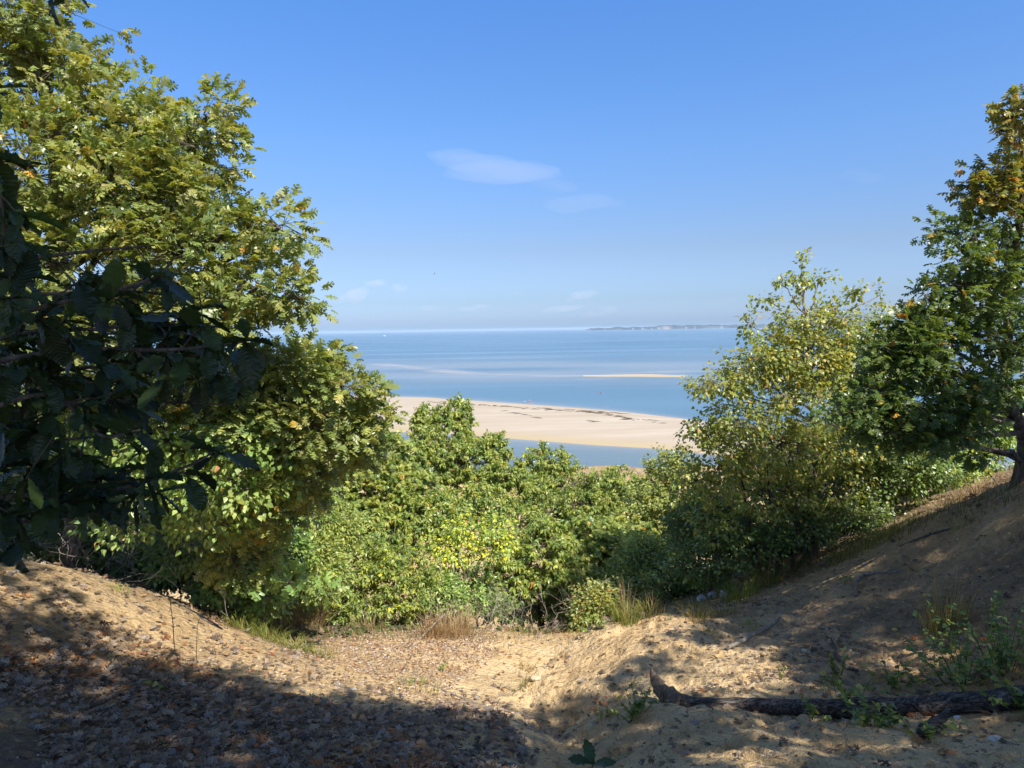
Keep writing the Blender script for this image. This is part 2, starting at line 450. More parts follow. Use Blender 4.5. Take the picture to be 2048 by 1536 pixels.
# ---------------------------------------------------------------- terrain
CP = []   # x, y, z(rel. eye)
def cp(px, py, Y): CP.append(P(px, py, Y))
for a in [(0, 1536, 4.1), (300, 1536, 4.2), (600, 1536, 4.4), (900, 1536, 4.6), (1130, 1536, 5.2), (1350, 1536, 4.5), (1700, 1536, 4.2), (2048, 1536, 3.9),
          (0, 1400, 4.9), (300, 1400, 5.4), (620, 1420, 6.0), (850, 1440, 6.3), (960, 1440, 6.35), (1110, 1440, 7.25),
          (0, 1250, 6.0), (250, 1290, 6.9), (500, 1320, 7.6), (700, 1350, 8.1), (950, 1370, 8.6), (1060, 1370, 9.1),
          (-300, 1140, 6.5), (0, 1128, 7.6), (130, 1140, 8.0), (300, 1190, 8.4), (450, 1245, 8.9), (600, 1285, 9.6), (760, 1275, 10.6), (900, 1270, 11.1), (1000, 1268, 11.4), (1150, 1273, 11.8),
          (800, 1320, 9.5), (950, 1320, 9.9), (1070, 1325, 10.2), (1120, 1332, 10.1),
          (1190, 1285, 9.7), (1240, 1250, 10.4), (1175, 1345, 8.5), (1250, 1330, 8.2), (1320, 1240, 10.6), (1400, 1212, 11.5), (1300, 1215, 13.0), (1400, 1195, 13.0),
          (1250, 1460, 5.7), (1340, 1410, 6.15), (1500, 1425, 5.85), (1700, 1430, 5.6), (1900, 1425, 5.35), (2048, 1405, 5.2),
          (1400, 1330, 7.7), (1500, 1280, 8.5), (1700, 1310, 7.4), (1900, 1310, 6.8), (2048, 1280, 6.3),
          (1520, 1200, 10.6), (1620, 1150, 10.9), (1720, 1160, 9.6), (1740, 1095, 10.8), (1860, 1030, 10.5), (1900, 1150, 8.6), (2048, 1150, 7.3), (2048, 1050, 8.3), (2030, 965, 9.3), (1950, 1000, 9.9),
          (2200, 900, 9.6), (1960, 965, 13.5), (1870, 985, 14), (2150, 905, 13)]:
    cp(*a)
for a in [(0, 0, -1.65), (-2.5, .5, -1.35), (2.5, .5, -1.45), (-6, 1, -.9), (6, 1.5, -.9), (0, 2.3, -2.15), (-3, 3, -2.2), (3, 3, -2.2), (0, -5, -.6), (-8, -6, -.2), (8, -6, 0), (-12, 2, -1.2), (12, 3, -.2),
          (-12, -16, .6), (0, -16, .8), (12, -16, .9), (12, 9, -1.2), (-12, 8, -3.0), (-22, 0, -1), (22, 0, 0), (22, 12, -2), (-22, 12, -6)]:
    CP.append(np.array(a, float))
def crestY(x):
    return np.interp(x, [-30, -12, -6, -3.5, -1, 2, 4, 6, 9, 30], [8, 8, 8.5, 9.6, 12, 12.6, 13.6, 14.5, 14.5, 15])
def crestZ(x):
    return np.interp(x, [-30, -12, -6, -3.5, -1, 2, 4, 6, 9, 30], [-2.8, -2.7, -2.9, -3.9, -5.0, -5.3, -4.6, -3.5, -2.7, -2.5])
def bluff(x, y):
    return crestZ(x) - .60 * (y - crestY(x))
for x in (-26, -16, -9, -5, -2, 1, 4, 7, 11, 18, 26):
    for dy in (1.6, 5, 10, 18):
        y = crestY(x) + dy
        CP.append(np.array([x, y, bluff(x, y)]))
CP = np.array(CP)
def _phi(d2):
    return .5 * d2 * np.log(d2 + 1e-6)
_d = ((CP[:, None, :2] - CP[None, :, :2])**2).sum(-1)
_A = _phi(_d) + np.eye(len(CP)) * .02
_Pm = np.concatenate([np.ones((len(CP), 1)), CP[:, :2]], 1)
_M = np.block([[_A, _Pm], [_Pm.T, np.zeros((3, 3))]])
_sol = np.linalg.solve(_M, np.concatenate([CP[:, 2], np.zeros(3)]))
def rbf(x, y):
    sh = np.shape(x); q = np.stack([np.ravel(x), np.ravel(y)], 1).astype(float); out = np.empty(len(q))
    for i in range(0, len(q), 40000):
        b = q[i:i + 40000]
        d2 = ((b[:, None] - CP[None, :, :2])**2).sum(-1)
        out[i:i + 40000] = _phi(d2) @ _sol[:-3] + _sol[-3] + b @ _sol[-2:]
    return out.reshape(sh)
def shoreY(x):      # where the toe of the bluff meets the lagoon
    return 137 + .10 * (25 - x) + 4 * np.sin(x * .05)
SCARP = None; CHAN = None; PRINTS = None
def _linedist(x, y, line):
    best = np.full(x.shape, 1e9); sg = np.zeros(x.shape); tt = np.zeros(x.shape); n = len(line) - 1
    for i in range(n):
        a = line[i]; b = line[i + 1]; d = b - a; L2 = (d**2).sum()
        t = np.clip(((x - a[0]) * d[0] + (y - a[1]) * d[1]) / L2, 0, 1)
        dx = x - a[0] - t * d[0]; dy = y - a[1] - t * d[1]; ds = np.hypot(dx, dy)
        m = ds < best
        best = np.where(m, ds, best); sg = np.where(m, np.sign(d[0] * dy - d[1] * dx), sg); tt = np.where(m, (i + t) / n, tt)
    return best, sg, tt
def height(x, y, detail=True):
    x = np.asarray(x, float); y = np.asarray(y, float)
    r = np.hypot(x, y)
    near = rbf(np.clip(x, -30, 30), np.clip(y, -20, 30))
    xb = np.clip(x, -30, 30)
    far = bluff(xb, y) + .8 * fbm(x * .08, y * .08, 3, 3)
    far = np.where(y < 0, .8 + .1 * np.maximum(r - 16, 0) ** .5, far)
    wgt = np.maximum(sstep(18, 27, y), sstep(20, 30, np.abs(x)))
    wgt = np.where(y < 5, sstep(18, 30, r), wgt)
    z = near * (1 - wgt) + far * wgt
    toe = -H + np.clip((shoreY(x) - y) * .024, -3, 2.2) + .1 * fbm(x * .1, y * .1, 2, 9)
    z = np.maximum(z, toe) + .5 * np.exp(-np.abs(z - toe) / 1.2) * (y > 30)
    z = np.where(y > shoreY(x) - 5, np.minimum(z, toe), z)
    if SCARP is not None:
        m = (np.abs(x) < 9) & (y > 2) & (y < 14)
        if m.any():
            xm, ym = x[m], y[m]
            wob = .10 * vnoise(xm * 3, ym * 3, 61) + .04 * vnoise(xm * 11, ym * 11, 62)
            d, sg, t = _linedist(xm + wob, ym + wob, SCARP); env = np.sin(np.pi * np.clip(t * .9 + .08, 0, 1))**.6
            sd = -d * sg                      # negative on the right-hand (bank) side
            dz = env * (.34 * sstep(.03, -.10, sd) * np.exp(-np.maximum(-sd, 0) / 1.1) - .08 * sstep(-.02, .06, sd) * np.exp(-np.maximum(sd, 0) / .5))
            d, sg, t = _linedist(xm + wob, ym + wob, CHAN)
            dz -= .24 * np.exp(-(d / .33)**2) * np.clip(t * 3 + .3, 0, 1)
            if detail:
                for (fx, fy, fa, fl) in PRINTS:
                    ca, sa = math.cos(fa), math.sin(fa); u = ((xm - fx) * ca + (ym - fy) * sa) / fl; v = (-(xm - fx) * sa + (ym - fy) * ca) / (fl * .45)
                    q = u * u + v * v
                    dz -= .036 * np.exp(-q * q) - .014 * np.exp(-(np.sqrt(q) - 1.35)**2 * 9)
            z = z.copy(); z[m] = z[m] + dz
    if detail:
        nf = np.exp(-np.maximum(r - 6, 0) / 10)
        z = z + nf * (.06 * fbm(x * .9, y * .9, 3, 21) + .034 * np.abs(fbm(x * 2.6, y * 2.6, 3, 31)) * 1.4 + .016 * fbm(x * 9, y * 9, 3, 41) + .035 * sstep(1.0, 3.0, x) * (sstep(5, 6.5, y) + .35) * (fbm(x * 5, y * 5, 4, 47) - .5 * np.abs(fbm(x * 11, y * 11, 2, 57))) + .012 * sstep(.0, .8, x) * np.abs(fbm(x * 14, y * 14, 2, 58)))
        # trampled, foot-printed sand on the bottom right and along the gully
        foot = sstep(.15, .5, fbm(x * 3.3 + 5, y * 3.3, 2, 77)) * sstep(-.8, .8, x - .3 * y * .2) * sstep(12, 9, y) * sstep(1, 3, y)
        z = z - .05 * foot
    return z

def hit(px, py, ymax=60):
    """first terrain point on a photo sight line"""
    ts = np.concatenate([np.arange(1.5, 16, .02), np.arange(16, ymax, .1)])
    d = fwd + rgt * ((px - 1024) / F) + upv * ((768 - py) / F)
    q = ts[:, None] * (d / d[1])[None]
    below = q[:, 2] < height(q[:, 0], q[:, 1])
    i = int(np.argmax(below)) if below.any() else len(ts) - 1
    return q[i]

def _xy(px, py):
    q = hit(px, py); return q[:2]
_sc = np.array([((px_ - 1024) / F * y_, y_) for px_, y_ in [(1192, 10.7), (1168, 10.2), (1144, 9.7), (1112, 9.2), (1062, 8.7), (1008, 8.2)]])
_ch = np.array([_xy(*p) for p in [(1060, 1395), (1110, 1430), (1150, 1480), (1175, 1534)]])
_ch = np.concatenate([_ch, [_ch[-1] + np.array([.1, -1.2]), _ch[-1] + np.array([.2, -2.6])]])
_rp = np.random.default_rng(5); _pr = []
for _ in range(95):
    if _ < 55: x_, y_ = _rp.uniform(.2, 3.6), _rp.uniform(2.4, 5.6)
    elif _ < 75: x_, y_ = _rp.uniform(.6, 3.2), _rp.uniform(6.2, 9.5)
    else: x_, y_ = _rp.uniform(-.4, 1.3), _rp.uniform(6, 11)
    _pr.append((x_, y_, _rp.normal(1.5, .5), _rp.uniform(.09, .14)))
PRINTS = _pr; CHAN = _ch; SCARP = _sc

def build_terrain():
    th = np.concatenate([np.linspace(-180, -50, 66)[:-1], np.linspace(-50, 50, 780), np.linspace(50, 180, 66)[1:]])
    rr = np.concatenate([[.02, .5, 1.0, 1.5], np.geomspace(1.9, 16, 520), np.geomspace(16, 60, 130)[1:], np.geomspace(60, 260, 60)[1:]])
    T, Rr = np.meshgrid(np.radians(th), rr)
    x = Rr * np.sin(T); y = Rr * np.cos(T)
    z = height(x, y)
    px, py = proj(np.stack([x.ravel(), y.ravel(), z.ravel()], 1))
    px = px.reshape(x.shape); py = py.reshape(x.shape)
    # humus with painted bank shade / ochre amounts
    hum_shade = np.zeros_like(x)
    hum_shade += .55 * sstep(-.5, -3.0, x + .12 * y) * (y < 14) + .3 * sstep(-.2, -1.4, x) * sstep(7.0, 5.5, y)
    hum_shade += 1.0 * sstep(crestY(np.clip(x, -30, 30)) + .1, crestY(np.clip(x, -30, 30)) + 1.2, y) * sstep(75, 45, y)
    hum_shade += .62 * sstep(1.2, 3.4, x) * sstep(5.0, 7.0, y)  # right bank: its shade painted in together with the browner soil
    hum_shade += .25 * sstep(.0, .5, fbm(x * .8, y * .8, 3, 90))
    hum_shade = np.clip(hum_shade + .25 * fbm(x * 1.5, y * 1.5, 3, 55), 0, 1)
    och = np.clip(.35 + .8 * fbm(x * .7, y * .7, 3, 66) + .5 * sstep(2, 5, x) * sstep(9, 6, y), 0, 1)
    c = np.stack([hum_shade, och, 0 * hum_shade], -1).reshape(-1, 3)
    v = np.stack([x, y, z], -1).reshape(-1, 3)
    nr, nt_ = x.shape
    i = np.arange(nr - 1)[:, None] * nt_; j = np.arange(nt_ - 1)[None]
    f = np.stack([i + j, i + nt_ + j, i + nt_ + j + 1, i + j + 1], -1).reshape(-1, 4)[:, ::-1]
    g = Geo(); g.add(v, f, c)
    o = g.build('ground', M_ground, smooth=True)
    return tag(o, kind='structure')
build_terrain()

# ---------------------------------------------------------------- sea, lagoon, spit, sandbar
def onwater(px, py, zr=-H):
    d = fwd + rgt * ((px - 1024) / F) + upv * ((768 - py) / F)
    return d * (zr / d[2])

FAR = [onwater(*p) for p in [(-1500, 806), (-200, 786), (400, 785), (800, 793), (900, 798), (1060, 808.5), (1200, 819), (1330, 833), (1400, 842), (1500, 858), (1620, 885), (1800, 932)]]
NEAR = [onwater(*p) for p in [(-1500, 868), (-200, 858), (600, 862), (850, 868), (1010, 878), (1180, 891), (1330, 900), (1400, 908), (1500, 922), (1600, 945), (1700, 975)]]
SPITFAR = smoothpath(FAR, 160); SPITNEAR = smoothpath(NEAR, 160)

def grid_sheet(xs, ys, zfun, cfun):
    x, y = np.meshgrid(xs, ys)
    v = np.stack([x, y, zfun(x, y)], -1).reshape(-1, 3)
    n = len(xs); m_ = len(ys)
    i = np.arange(m_ - 1)[:, None] * n; j = np.arange(n - 1)[None]
    f = np.stack([i + j, i + j + 1, i + n + j + 1, i + n + j], -1).reshape(-1, 4)
    return v, f, cfun(x, y).reshape(-1, 3)

BAR = smoothpath([onwater(*p) for p in [(760, 728), (820, 734), (930, 746), (1060, 751), (1180, 752.5), (1280, 752), (1380, 753), (1450, 756)]], 120)
BAR2 = smoothpath([onwater(*p) for p in [(1180, 756), (1280, 747), (1350, 743), (1420, 742), (1600, 745)]], 60)
def shoal(x, y):
    s = np.zeros_like(x)
    for line, wd, st in ((BAR, 13, .62), (BAR2, 22, .42)):
        m = (y > 250) & (y < 700) & (x > -200) & (x < 300)
        d = np.full(x.shape, 1e3)
        xs, ys = x[m], y[m]
        if len(xs):
            d[m] = np.sqrt(((np.stack([xs, ys], -1)[:, None] - line[None, :, :2])**2).sum(-1).min(1))
        s = np.maximum(s, st * np.exp(-(d / wd)**2) * (.75 + .5 * vnoise(x * .05, y * .09, 4)))
    s = np.maximum(s, .16 * sstep(300, 420, y) * sstep(900, 500, y) * (1 + .8 * vnoise(x * .01, y * .02, 8)))
    fx = SPITFAR[np.argsort(SPITFAR[:, 0])]
    edge = np.interp(x, fx[:, 0], fx[:, 1])
    s = np.maximum(s, .35 * np.exp(-np.maximum(y - edge, 0) / 5.0) * (y > edge - 6))
    return np.clip(s, 0, .8)
xs = np.concatenate([np.linspace(-16000, -300, 20)[:-1], np.linspace(-300, 400, 240), np.linspace(400, 16000, 20)[1:]])
ys = np.concatenate([np.linspace(60, 240, 120)[:-1], np.linspace(240, 720, 200), np.geomspace(720, 19500, 40)[1:]])
v, f, c = grid_sheet(xs, ys, lambda x, y: -H + 0 * x, lambda x, y: np.stack([shoal(x, y), 0 * x, 0 * x], -1))
g = Geo(); g.add(v, f, c)
tag(g.build('sea', M_sea), kind='structure')

# lagoon: calm shallow water between the bluff and the spit, a sheet 4 mm above the sea
na = len(SPITNEAR)
lo = np.stack([SPITNEAR[:, 0] * .8, 100 + 0 * SPITNEAR[:, 0]], 1)
V = []
for k in range(12):
    t = k / 11
    V.append(np.concatenate([lo * (1 - t) + (SPITNEAR[:, :2] + np.array([0, 4])) * t, np.full((na, 1), -H + .004)], 1))
V = np.array(V)
i = np.arange(11)[:, None] * na; j = np.arange(na - 1)[None]
f = np.stack([i + j, i + j + 1, i + na + j + 1, i + na + j], -1).reshape(-1, 4)
sh = np.exp(-np.linspace(11, 0, 12) * 1.3)[:, None] * np.ones((1, na)) * .5
g = Geo(); g.add(V.reshape(-1, 3), f, np.stack([sh, 0 * sh, 0 * sh], -1).reshape(-1, 3))
tag(g.build('lagoon', M_lagoon), kind='structure')

def spit_h(t, x):
    return -.25 + 1.75 * np.sin(np.pi * np.clip(t, 0, 1))**.6 * (1 + .08 * vnoise(x * .05, t * 6, 3))
def spit_point(s, t):
    """s along (0..1), t across: 0 near the lagoon, 1 the far shore"""
    u = np.linspace(0, 1, 160)
    a = np.stack([np.interp(s, u, SPITNEAR[:, k]) for k in range(2)], -1)
    b = np.stack([np.interp(s, u, SPITFAR[:, k]) for k in range(2)], -1)
    t = np.asarray(t)[..., None]
    q = a * (1 - t) + b * t
    return np.concatenate([q, (-H + spit_h(t[..., 0], q[..., 0]))[..., None]], -1)
S, T = np.meshgrid(np.linspace(0, 1, 300), np.linspace(-.02, 1.015, 60))
V = spit_point(S, T)
i = np.arange(59)[:, None] * 300; j = np.arange(299)[None]
f = np.stack([i + j, i + j + 1, i + 300 + j + 1, i + 300 + j], -1).reshape(-1, 4)
g = Geo(); g.add(V.reshape(-1, 3), f)
tag(g.build('sand_spit', M_beach, smooth=True), kind='structure')

# sandbar
bx = smoothpath([onwater(*p) for p in [(1165, 752.5), (1230, 752), (1300, 752), (1370, 753.3)]], 60)
g = Geo(); V = []
for k in range(9):
    t = k / 8
    q = bx.copy(); q[:, 1] += (t - .35) * 26 * np.sin(np.pi * np.linspace(0.02, .98, 60))**.8 * np.interp(np.linspace(0, 1, 60), [0, .4, .75, 1], [.3, .6, 1.2, .6])
    q[:, 2] = -H - .12 + .75 * math.sin(math.pi * t) ** .8
    V.append(q)
V = np.array(V); i = np.arange(8)[:, None] * 60; j = np.arange(59)[None]
f = np.stack([i + j, i + j + 1, i + 60 + j + 1, i + 60 + j], -1).reshape(-1, 4)
g.add(V.reshape(-1, 3), f)
tag(g.build('sandbar', M_beach, smooth=True), kind='structure')

# wrack lines on the spit: dark dashes of weed
g = Geo()
def nearest_st(px, py):
    q = onwater(px, py, -H + 1.2)
    S, T = np.meshgrid(np.linspace(0, 1, 500), np.linspace(0.03, .97, 60))
    d = ((spit_point(S, T)[..., :2] - q[:2])**2).sum(-1)
    k = np.unravel_index(np.argmin(d), d.shape)
    return S[k], T[k]
wr = []
for line, n, jit in (([(850, 803), (1000, 813), (1080, 820), (1150, 823), (1200, 827), (1250, 838), (1262, 841)], 110, 2.0), ([(1000, 822), (1035, 828), (1060, 833), (1080, 838)], 14, 1.5), ([(1180, 843), (1195, 846)], 5, 2), ([(930, 808), (1040, 815), (1110, 818), (1180, 822), (1260, 828)], 40, 1.5), ([(1280, 838), (1330, 850)], 6, 3)):
    line = np.array(line, float)
    for _ in range(n):
        u = R.uniform(0, len(line) - 1); i_ = int(u)
        p = line[i_] * (1 - u + i_) + line[min(i_ + 1, len(line) - 1)] * (u - i_) + R.normal(0, jit, 2) * [2, .5]
        wr.append(p)
for p in wr:
    s_, t_ = nearest_st(*p)
    c0 = spit_point(np.array(s_), np.array(t_))
    L_ = R.uniform(.5, 2.2); wd = R.uniform(.12, .4)
    a = np.linspace(0, 2 * np.pi, 9)[:-1]
    ring = np.stack([np.cos(a) * L_ * (1 + .3 * R.normal(size=8)), np.sin(a) * wd, 0 * a + .03], 1)
    ring[:, 1] += ring[:, 0] * R.uniform(-.25, .1)
    top = np.array([[0, 0, R.uniform(.1, .2)]])
    vv = np.concatenate([ring - [0, 0, .06], top]) + c0
    ff = np.stack([np.arange(8), (np.arange(8) + 1) % 8, np.full(8, 8)], 1)
    g.add(vv, ff, np.array([.06, .05, .035]) * R.uniform(.8, 2))
M_weed = attr_mat('weed', .9, .1)
tag(g.build('seaweed_wrack', M_weed), 'dark strand lines of dried seaweed on the pale sand spit', 'seaweed', kind='stuff')

# ---------------------------------------------------------------- far island with houses
M_wood_far = attr_mat('far_woods', .95, .05)
ISY = 9000.0
def isl(px, py): return P(px, py, ISY)
ipx = np.linspace(1171, 2700, 420)
base0 = onwater(1172, 661)   # reference
X_of = lambda px: (px - 1024) / F * ISY
X = X_of(ipx)
prof = 18 + 16 * sstep(1171, 1230, ipx) + 10 * sstep(1290, 1340, ipx) + 12 * sstep(1440, 1700, ipx)
prof = prof * sstep(1168, 1180, ipx) + 5 * vnoise(ipx * .09, 0 * ipx, 3) + 4 * vnoise(ipx * .35, 0 * ipx + 3, 5)
prof = np.maximum(prof, 3)
g = Geo(); V = []; C_ = []
K = 14
for k in range(K):
    t = k / (K - 1)
    yy = ISY - 60 + t * 900
    hgt = prof * np.sin(np.pi * min(t * 1.7 + .12, .5 if t < .25 else .5 + (t - .25) * .66)) ** 1
    hgt = hgt + (3 * vnoise(ipx * .5, 0 * ipx + k * 1.7, 8) if 0 < k < K - 1 else 0)
    if k == 0: hgt = hgt * 0 - 2
    V.append(np.stack([X * (yy / ISY), yy + 0 * X, -H + hgt], 1))
    cc = np.array([.022, .034, .022])[None] * (1 + .4 * vnoise(ipx * .4, 0 * ipx + k, 11))[:, None]
    if k <= 1:
        beach = np.clip(.2 + .5 * vnoise(ipx * .08, 0 * ipx, 15), 0, 1)[:, None] * (.5 if k == 0 else 0)
        cliff = .55 * (np.exp(-((ipx - 1332) / 8)**2))[:, None] + .3 * (np.exp(-((ipx - 1175) / 6)**2))[:, None]
        cc = cc * (1 - np.clip(beach + cliff, 0, 1)) + np.array([.4, .34, .27]) * np.clip(beach + cliff, 0, 1)
    C_.append(cc)
V = np.array(V); n_ = len(X); i = np.arange(K - 1)[:, None] * n_; j = np.arange(n_ - 1)[None]
f = np.stack([i + j, i + j + 1, i + n_ + j + 1, i + n_ + j], -1).reshape(-1, 4)
g.add(V.reshape(-1, 3), f, np.array(C_).reshape(-1, 3))
tag(g.build('hills', M_wood_far, smooth=True), kind='structure')

def boxv(c, s):
    x, y, z = s
    v = np.array([[a * x, b * y, d * z] for d in (0, 1) for b in (-.5, .5) for a in (-.5, .5)]) + c
    f = np.array([[0, 2, 3, 1], [4, 5, 7, 6], [0, 1, 5, 4], [2, 6, 7, 3], [0, 4, 6, 2], [1, 3, 7, 5]])
    return v, f
hs = [(1209, 12, 'small white house at the low western tip of the far wooded island', 13), (1265, 16, 'white house on the far island between the tip and the paired houses', 16), (1284, 15, 'low white house near the shore of the far island, left house of the close pair', 18), (1302, 13, 'small white house on the far island, right house of the close pair', 14), (1316, 20, 'long pale house high above the bare sand bluff of the far island', 34), (1370, 17, 'white house on the far island just right of the bare sand bluff', 18), (1387, 22, 'small pale house high in the woods right of the sand bluff', 12), (1440, 18, 'wide white house on the far island closest to the birch tree', 26)]
for px, zz, lab, wd in hs:
    c0 = np.array([X_of(px), ISY - 75.0, -H])
    e = empty('house', W(c0), lab, 'house', 'white houses on the far island')
    g = Geo(); v_, f_ = boxv(c0, (wd, 12, zz)); g.add(v_, f_, [.30, .30, .30]); g.build('wall', M_paint, e, W(c0))
    g = Geo()
    hw = wd / 2 + 1
    rv = np.array([[-hw, -7, zz], [hw, -7, zz], [hw, 7, zz], [-hw, 7, zz], [-hw, 0, zz + 5], [hw, 0, zz + 5]]) + c0
    g.add(rv, [[0, 1, 5, 4], [2, 3, 4, 5], [3, 2, 1, 0]], [.3, .28, .3]); g.add(rv, [[0, 4, 3], [1, 2, 5]], [.3, .3, .3]); g.build('roof', M_paint, e, W(c0))
    for k in (-1, 0, 1):
        g = Geo(); v_, f_ = boxv(c0 + np.array([k * wd * .3, -6.05, zz * .6]), (wd * .12, .2, 2.4)); g.add(v_, f_, [.05, .06, .08])
        g.build('window', M_paint, e, W(c0))

# motor yacht and gull
def boat(px, Y, L_, lab):
    c0 = np.array([(px - 1024) / F * Y, Y, -H])
    e = empty('motor_yacht', W(c0), lab, 'boat')
    g = Geo(); n = 12
    t = np.linspace(0, 1, n); wd = L_ * .14 * np.minimum(1, (1 - t) * 2.4 + .02) ** .7
    rings = []
    for k in range(n):
        xx = (t[k] - .5) * L_; top = 1.6 + 1.3 * t[k]**2
        rings.append([[xx, -wd[k], top], [xx, -wd[k] * .8, .1], [xx, 0, -.5], [xx, wd[k] * .8, .1], [xx, wd[k], top]])
    v_ = np.array(rings).reshape(-1, 3) + c0
    i = np.arange(n - 1)[:, None] * 5; j = np.arange(4)[None]
    f_ = np.stack([i + j, i + j + 5, i + j + 6, i + j + 1], -1).reshape(-1, 4)
    g.add(v_, f_, [.85, .86, .88]); g.add(v_, np.stack([np.arange(n - 1) * 5, np.arange(n - 1) * 5 + 4, np.arange(n - 1) * 5 + 9, np.arange(n - 1) * 5 + 5], 1), [.8, .8, .8])
    g.build('hull', M_paint, e, W(c0))
    g = Geo()
    v_, f_ = boxv(c0 + np.array([-.04 * L_, 0, 1.7]), (L_ * .5, L_ * .2, 2.2)); v_[4:, 0] = (v_[4:, 0] - c0[0]) * .8 + c0[0]; g.add(v_, f_, [.9, .9, .9])
    v_, f_ = boxv(c0 + np.array([-.08 * L_, 0, 3.9]), (L_ * .25, L_ * .16, 1.6)); g.add(v_, f_, [.9, .9, .9])
    cab = g.build('cabin', M_paint, e, W(c0))
    g = Geo(); v_, f_ = boxv(c0 + np.array([-.04 * L_, 0, 2.5]), (L_ * .46, L_ * .204, .7)); g.add(v_, f_, [.04, .05, .07]); g.build('window', M_paint, cab, W(c0))
boat(771, 4200, 15, 'tiny white motor yacht on the horizon under the small left clouds')
boat(968, 6500, 18, 'faint white motor yacht far out near the middle of the horizon')

def gull():
    c0 = P(869, 548, 160)
    e = empty('gull', W(c0), 'small dark gull flying high over the sea beside the low clouds', 'bird')
    g = Geo(); g.smooth = True
    tube(g, [c0 + [-.22, 0, 0], c0 + [-.1, 0, .02], c0 + [.05, 0, .03], c0 + [.18, 0, .05], c0 + [.26, 0, .04]], [.02, .06, .08, .05, .015], 8, [.3, .3, .32])
    g.build('body', M_paint, e, W(c0))
    for s in (-1, 1):
        g = Geo()
        v_ = np.array([[.1, 0, .05], [-.06, 0, .05], [.1, s * .3, .26], [-.04, s * .3, .26], [-.05, s * .62, .12]]) + c0
        g.add(np.concatenate([v_, v_ + [0, 0, -.012]]), [[0, 1, 3], [0, 3, 2], [2, 3, 4], [5, 8, 6], [5, 7, 8], [7, 9, 8]], [.2, .2, .22]); g.build('wing', M_paint, e, W(c0))
gull()

# ---------------------------------------------------------------- people on the spit and in the water
def person(c0, hgt, face, pose, skin, label, clothes, group):
    """skeleton grown by a Skin modifier; clothing pieces as closed tubes around it"""
    e = empty('person', W(c0), label, 'person', group)
    s = hgt / 1.75
    ca, sa = math.cos(face), math.sin(face)
    def T(p):
        x, y, z = p; return np.array([x * ca - y * sa, x * sa + y * ca, z]) * s
    J = dict(pel=(0, 0, .95), wai=(0, 0, 1.1), che=(0, 0, 1.35), nec=(0, .0, 1.5), hed=(0, .02, 1.62), top=(0, .02, 1.72),
             shL=(-.17, 0, 1.42), elL=(-.25, .02, 1.15), haL=(-.27, .08, .9), shR=(.17, 0, 1.42), elR=(.25, .02, 1.15), haR=(.27, .08, .9),
             hiL=(-.09, 0, .9), knL=(-.11, .03, .5), anL=(-.12, 0, .08), toL=(-.12, .13, .03), hiR=(.09, 0, .9), knR=(.11, .03, .5), anR=(.12, 0, .08), toR=(.12, .13, .03))
    J.update(pose)
    names = list(J)
    ed = [('pel', 'wai'), ('wai', 'che'), ('che', 'nec'), ('nec', 'hed'), ('hed', 'top'), ('che', 'shL'), ('shL', 'elL'), ('elL', 'haL'), ('che', 'shR'), ('shR', 'elR'), ('elR', 'haR'),
          ('pel', 'hiL'), ('hiL', 'knL'), ('knL', 'anL'), ('anL', 'toL'), ('pel', 'hiR'), ('hiR', 'knR'), ('knR', 'anR'), ('anR', 'toR')]
    rad = dict(pel=.14, wai=.12, che=.15, nec=.055, hed=.095, top=.075, shL=.06, shR=.06, elL=.042, elR=.042, haL=.035, haR=.035, hiL=.09, hiR=.09, knL=.06, knR=.06, anL=.04, anR=.04, toL=.03, toR=.03)
    me = bpy.data.meshes.new('body')
    me.from_pydata([tuple(T(J[n])) for n in names], [(names.index(a), names.index(b)) for a, b in ed], [])
    ob = bpy.data.objects.new('body', me); COL.objects.link(ob); ob.parent = e
    m = ob.modifiers.new('skin', 'SKIN')
    for i_, n in enumerate(names):
        me.skin_vertices[0].data[i_].radius = (rad[n] * s, rad[n] * s)
    me.skin_vertices[0].data[0].use_root = True
    sub = ob.modifiers.new('sub', 'SUBSURF'); sub.levels = 1; sub.render_levels = 2
    mt, nt, out = newmat('skin_tone'); b = N(nt, 'ShaderNodeBsdfPrincipled'); b.inputs['Base Color'].default_value = (*skin, 1); b.inputs['Roughness'].default_value = .6
    nt.links.new(b.outputs[0], out.inputs[0]); me.materials.append(mt)
    for nm, chain, rr, col in clothes:
        g = Geo(); g.smooth = True
        for ch, r_ in zip(chain, rr):
            pts = smoothpath([T(J[n]) for n in ch], 8) if len(ch) > 2 else np.linspace(T(J[ch[0]]), T(J[ch[1]]), 6)
            tube(g, pts + c0, np.linspace(r_[0], r_[1], len(pts)) * s, 12, col)
        g.build(nm, M_cloth, e, W(c0))
    # head: hair cap
    g = Geo(); g.smooth = True
    a = T(J['hed']); b_ = T(J['top'])
    tube(g, [c0 + a * .25 + b_ * .75 + T((0, -.05, .0)), c0 + b_ + T((0, -.02, .03)), c0 + b_ + T((0, 0, .065))], [.1 * s, .095 * s, .03 * s], 12, clothes[0][3] if nm == 'x' else [.12, .07, .04])
    g.build('hair', M_cloth, e, W(c0))
    return e
def spit_at(px, py):
    s_, t_ = nearest_st(px, py); return spit_point(np.array(s_), np.array(t_))
PG = 'bathers by the shore'
pa = onwater(1049.5, 807.5); pb = onwater(1059.5, 808.5); pc = onwater(1064.5, 809)
person(pa + [0, 0, .0], 1.25, 0.5, dict(elL=(-.3, .1, 1.2), haL=(-.2, .25, 1.3)), (.55, .32, .22), 'child in a white top standing at the far shoreline of the spit',
       [('shirt', [('pel', 'wai', 'che', 'nec')], [(.17, .15)], [.75, .78, .75]), ('shorts', [('pel', 'hiL'), ('pel', 'hiR'), ('hiL', 'knL'), ('hiR', 'knR')], [(.15, .12), (.15, .12), (.11, .09), (.11, .09)], [.05, .12, .1])], PG)
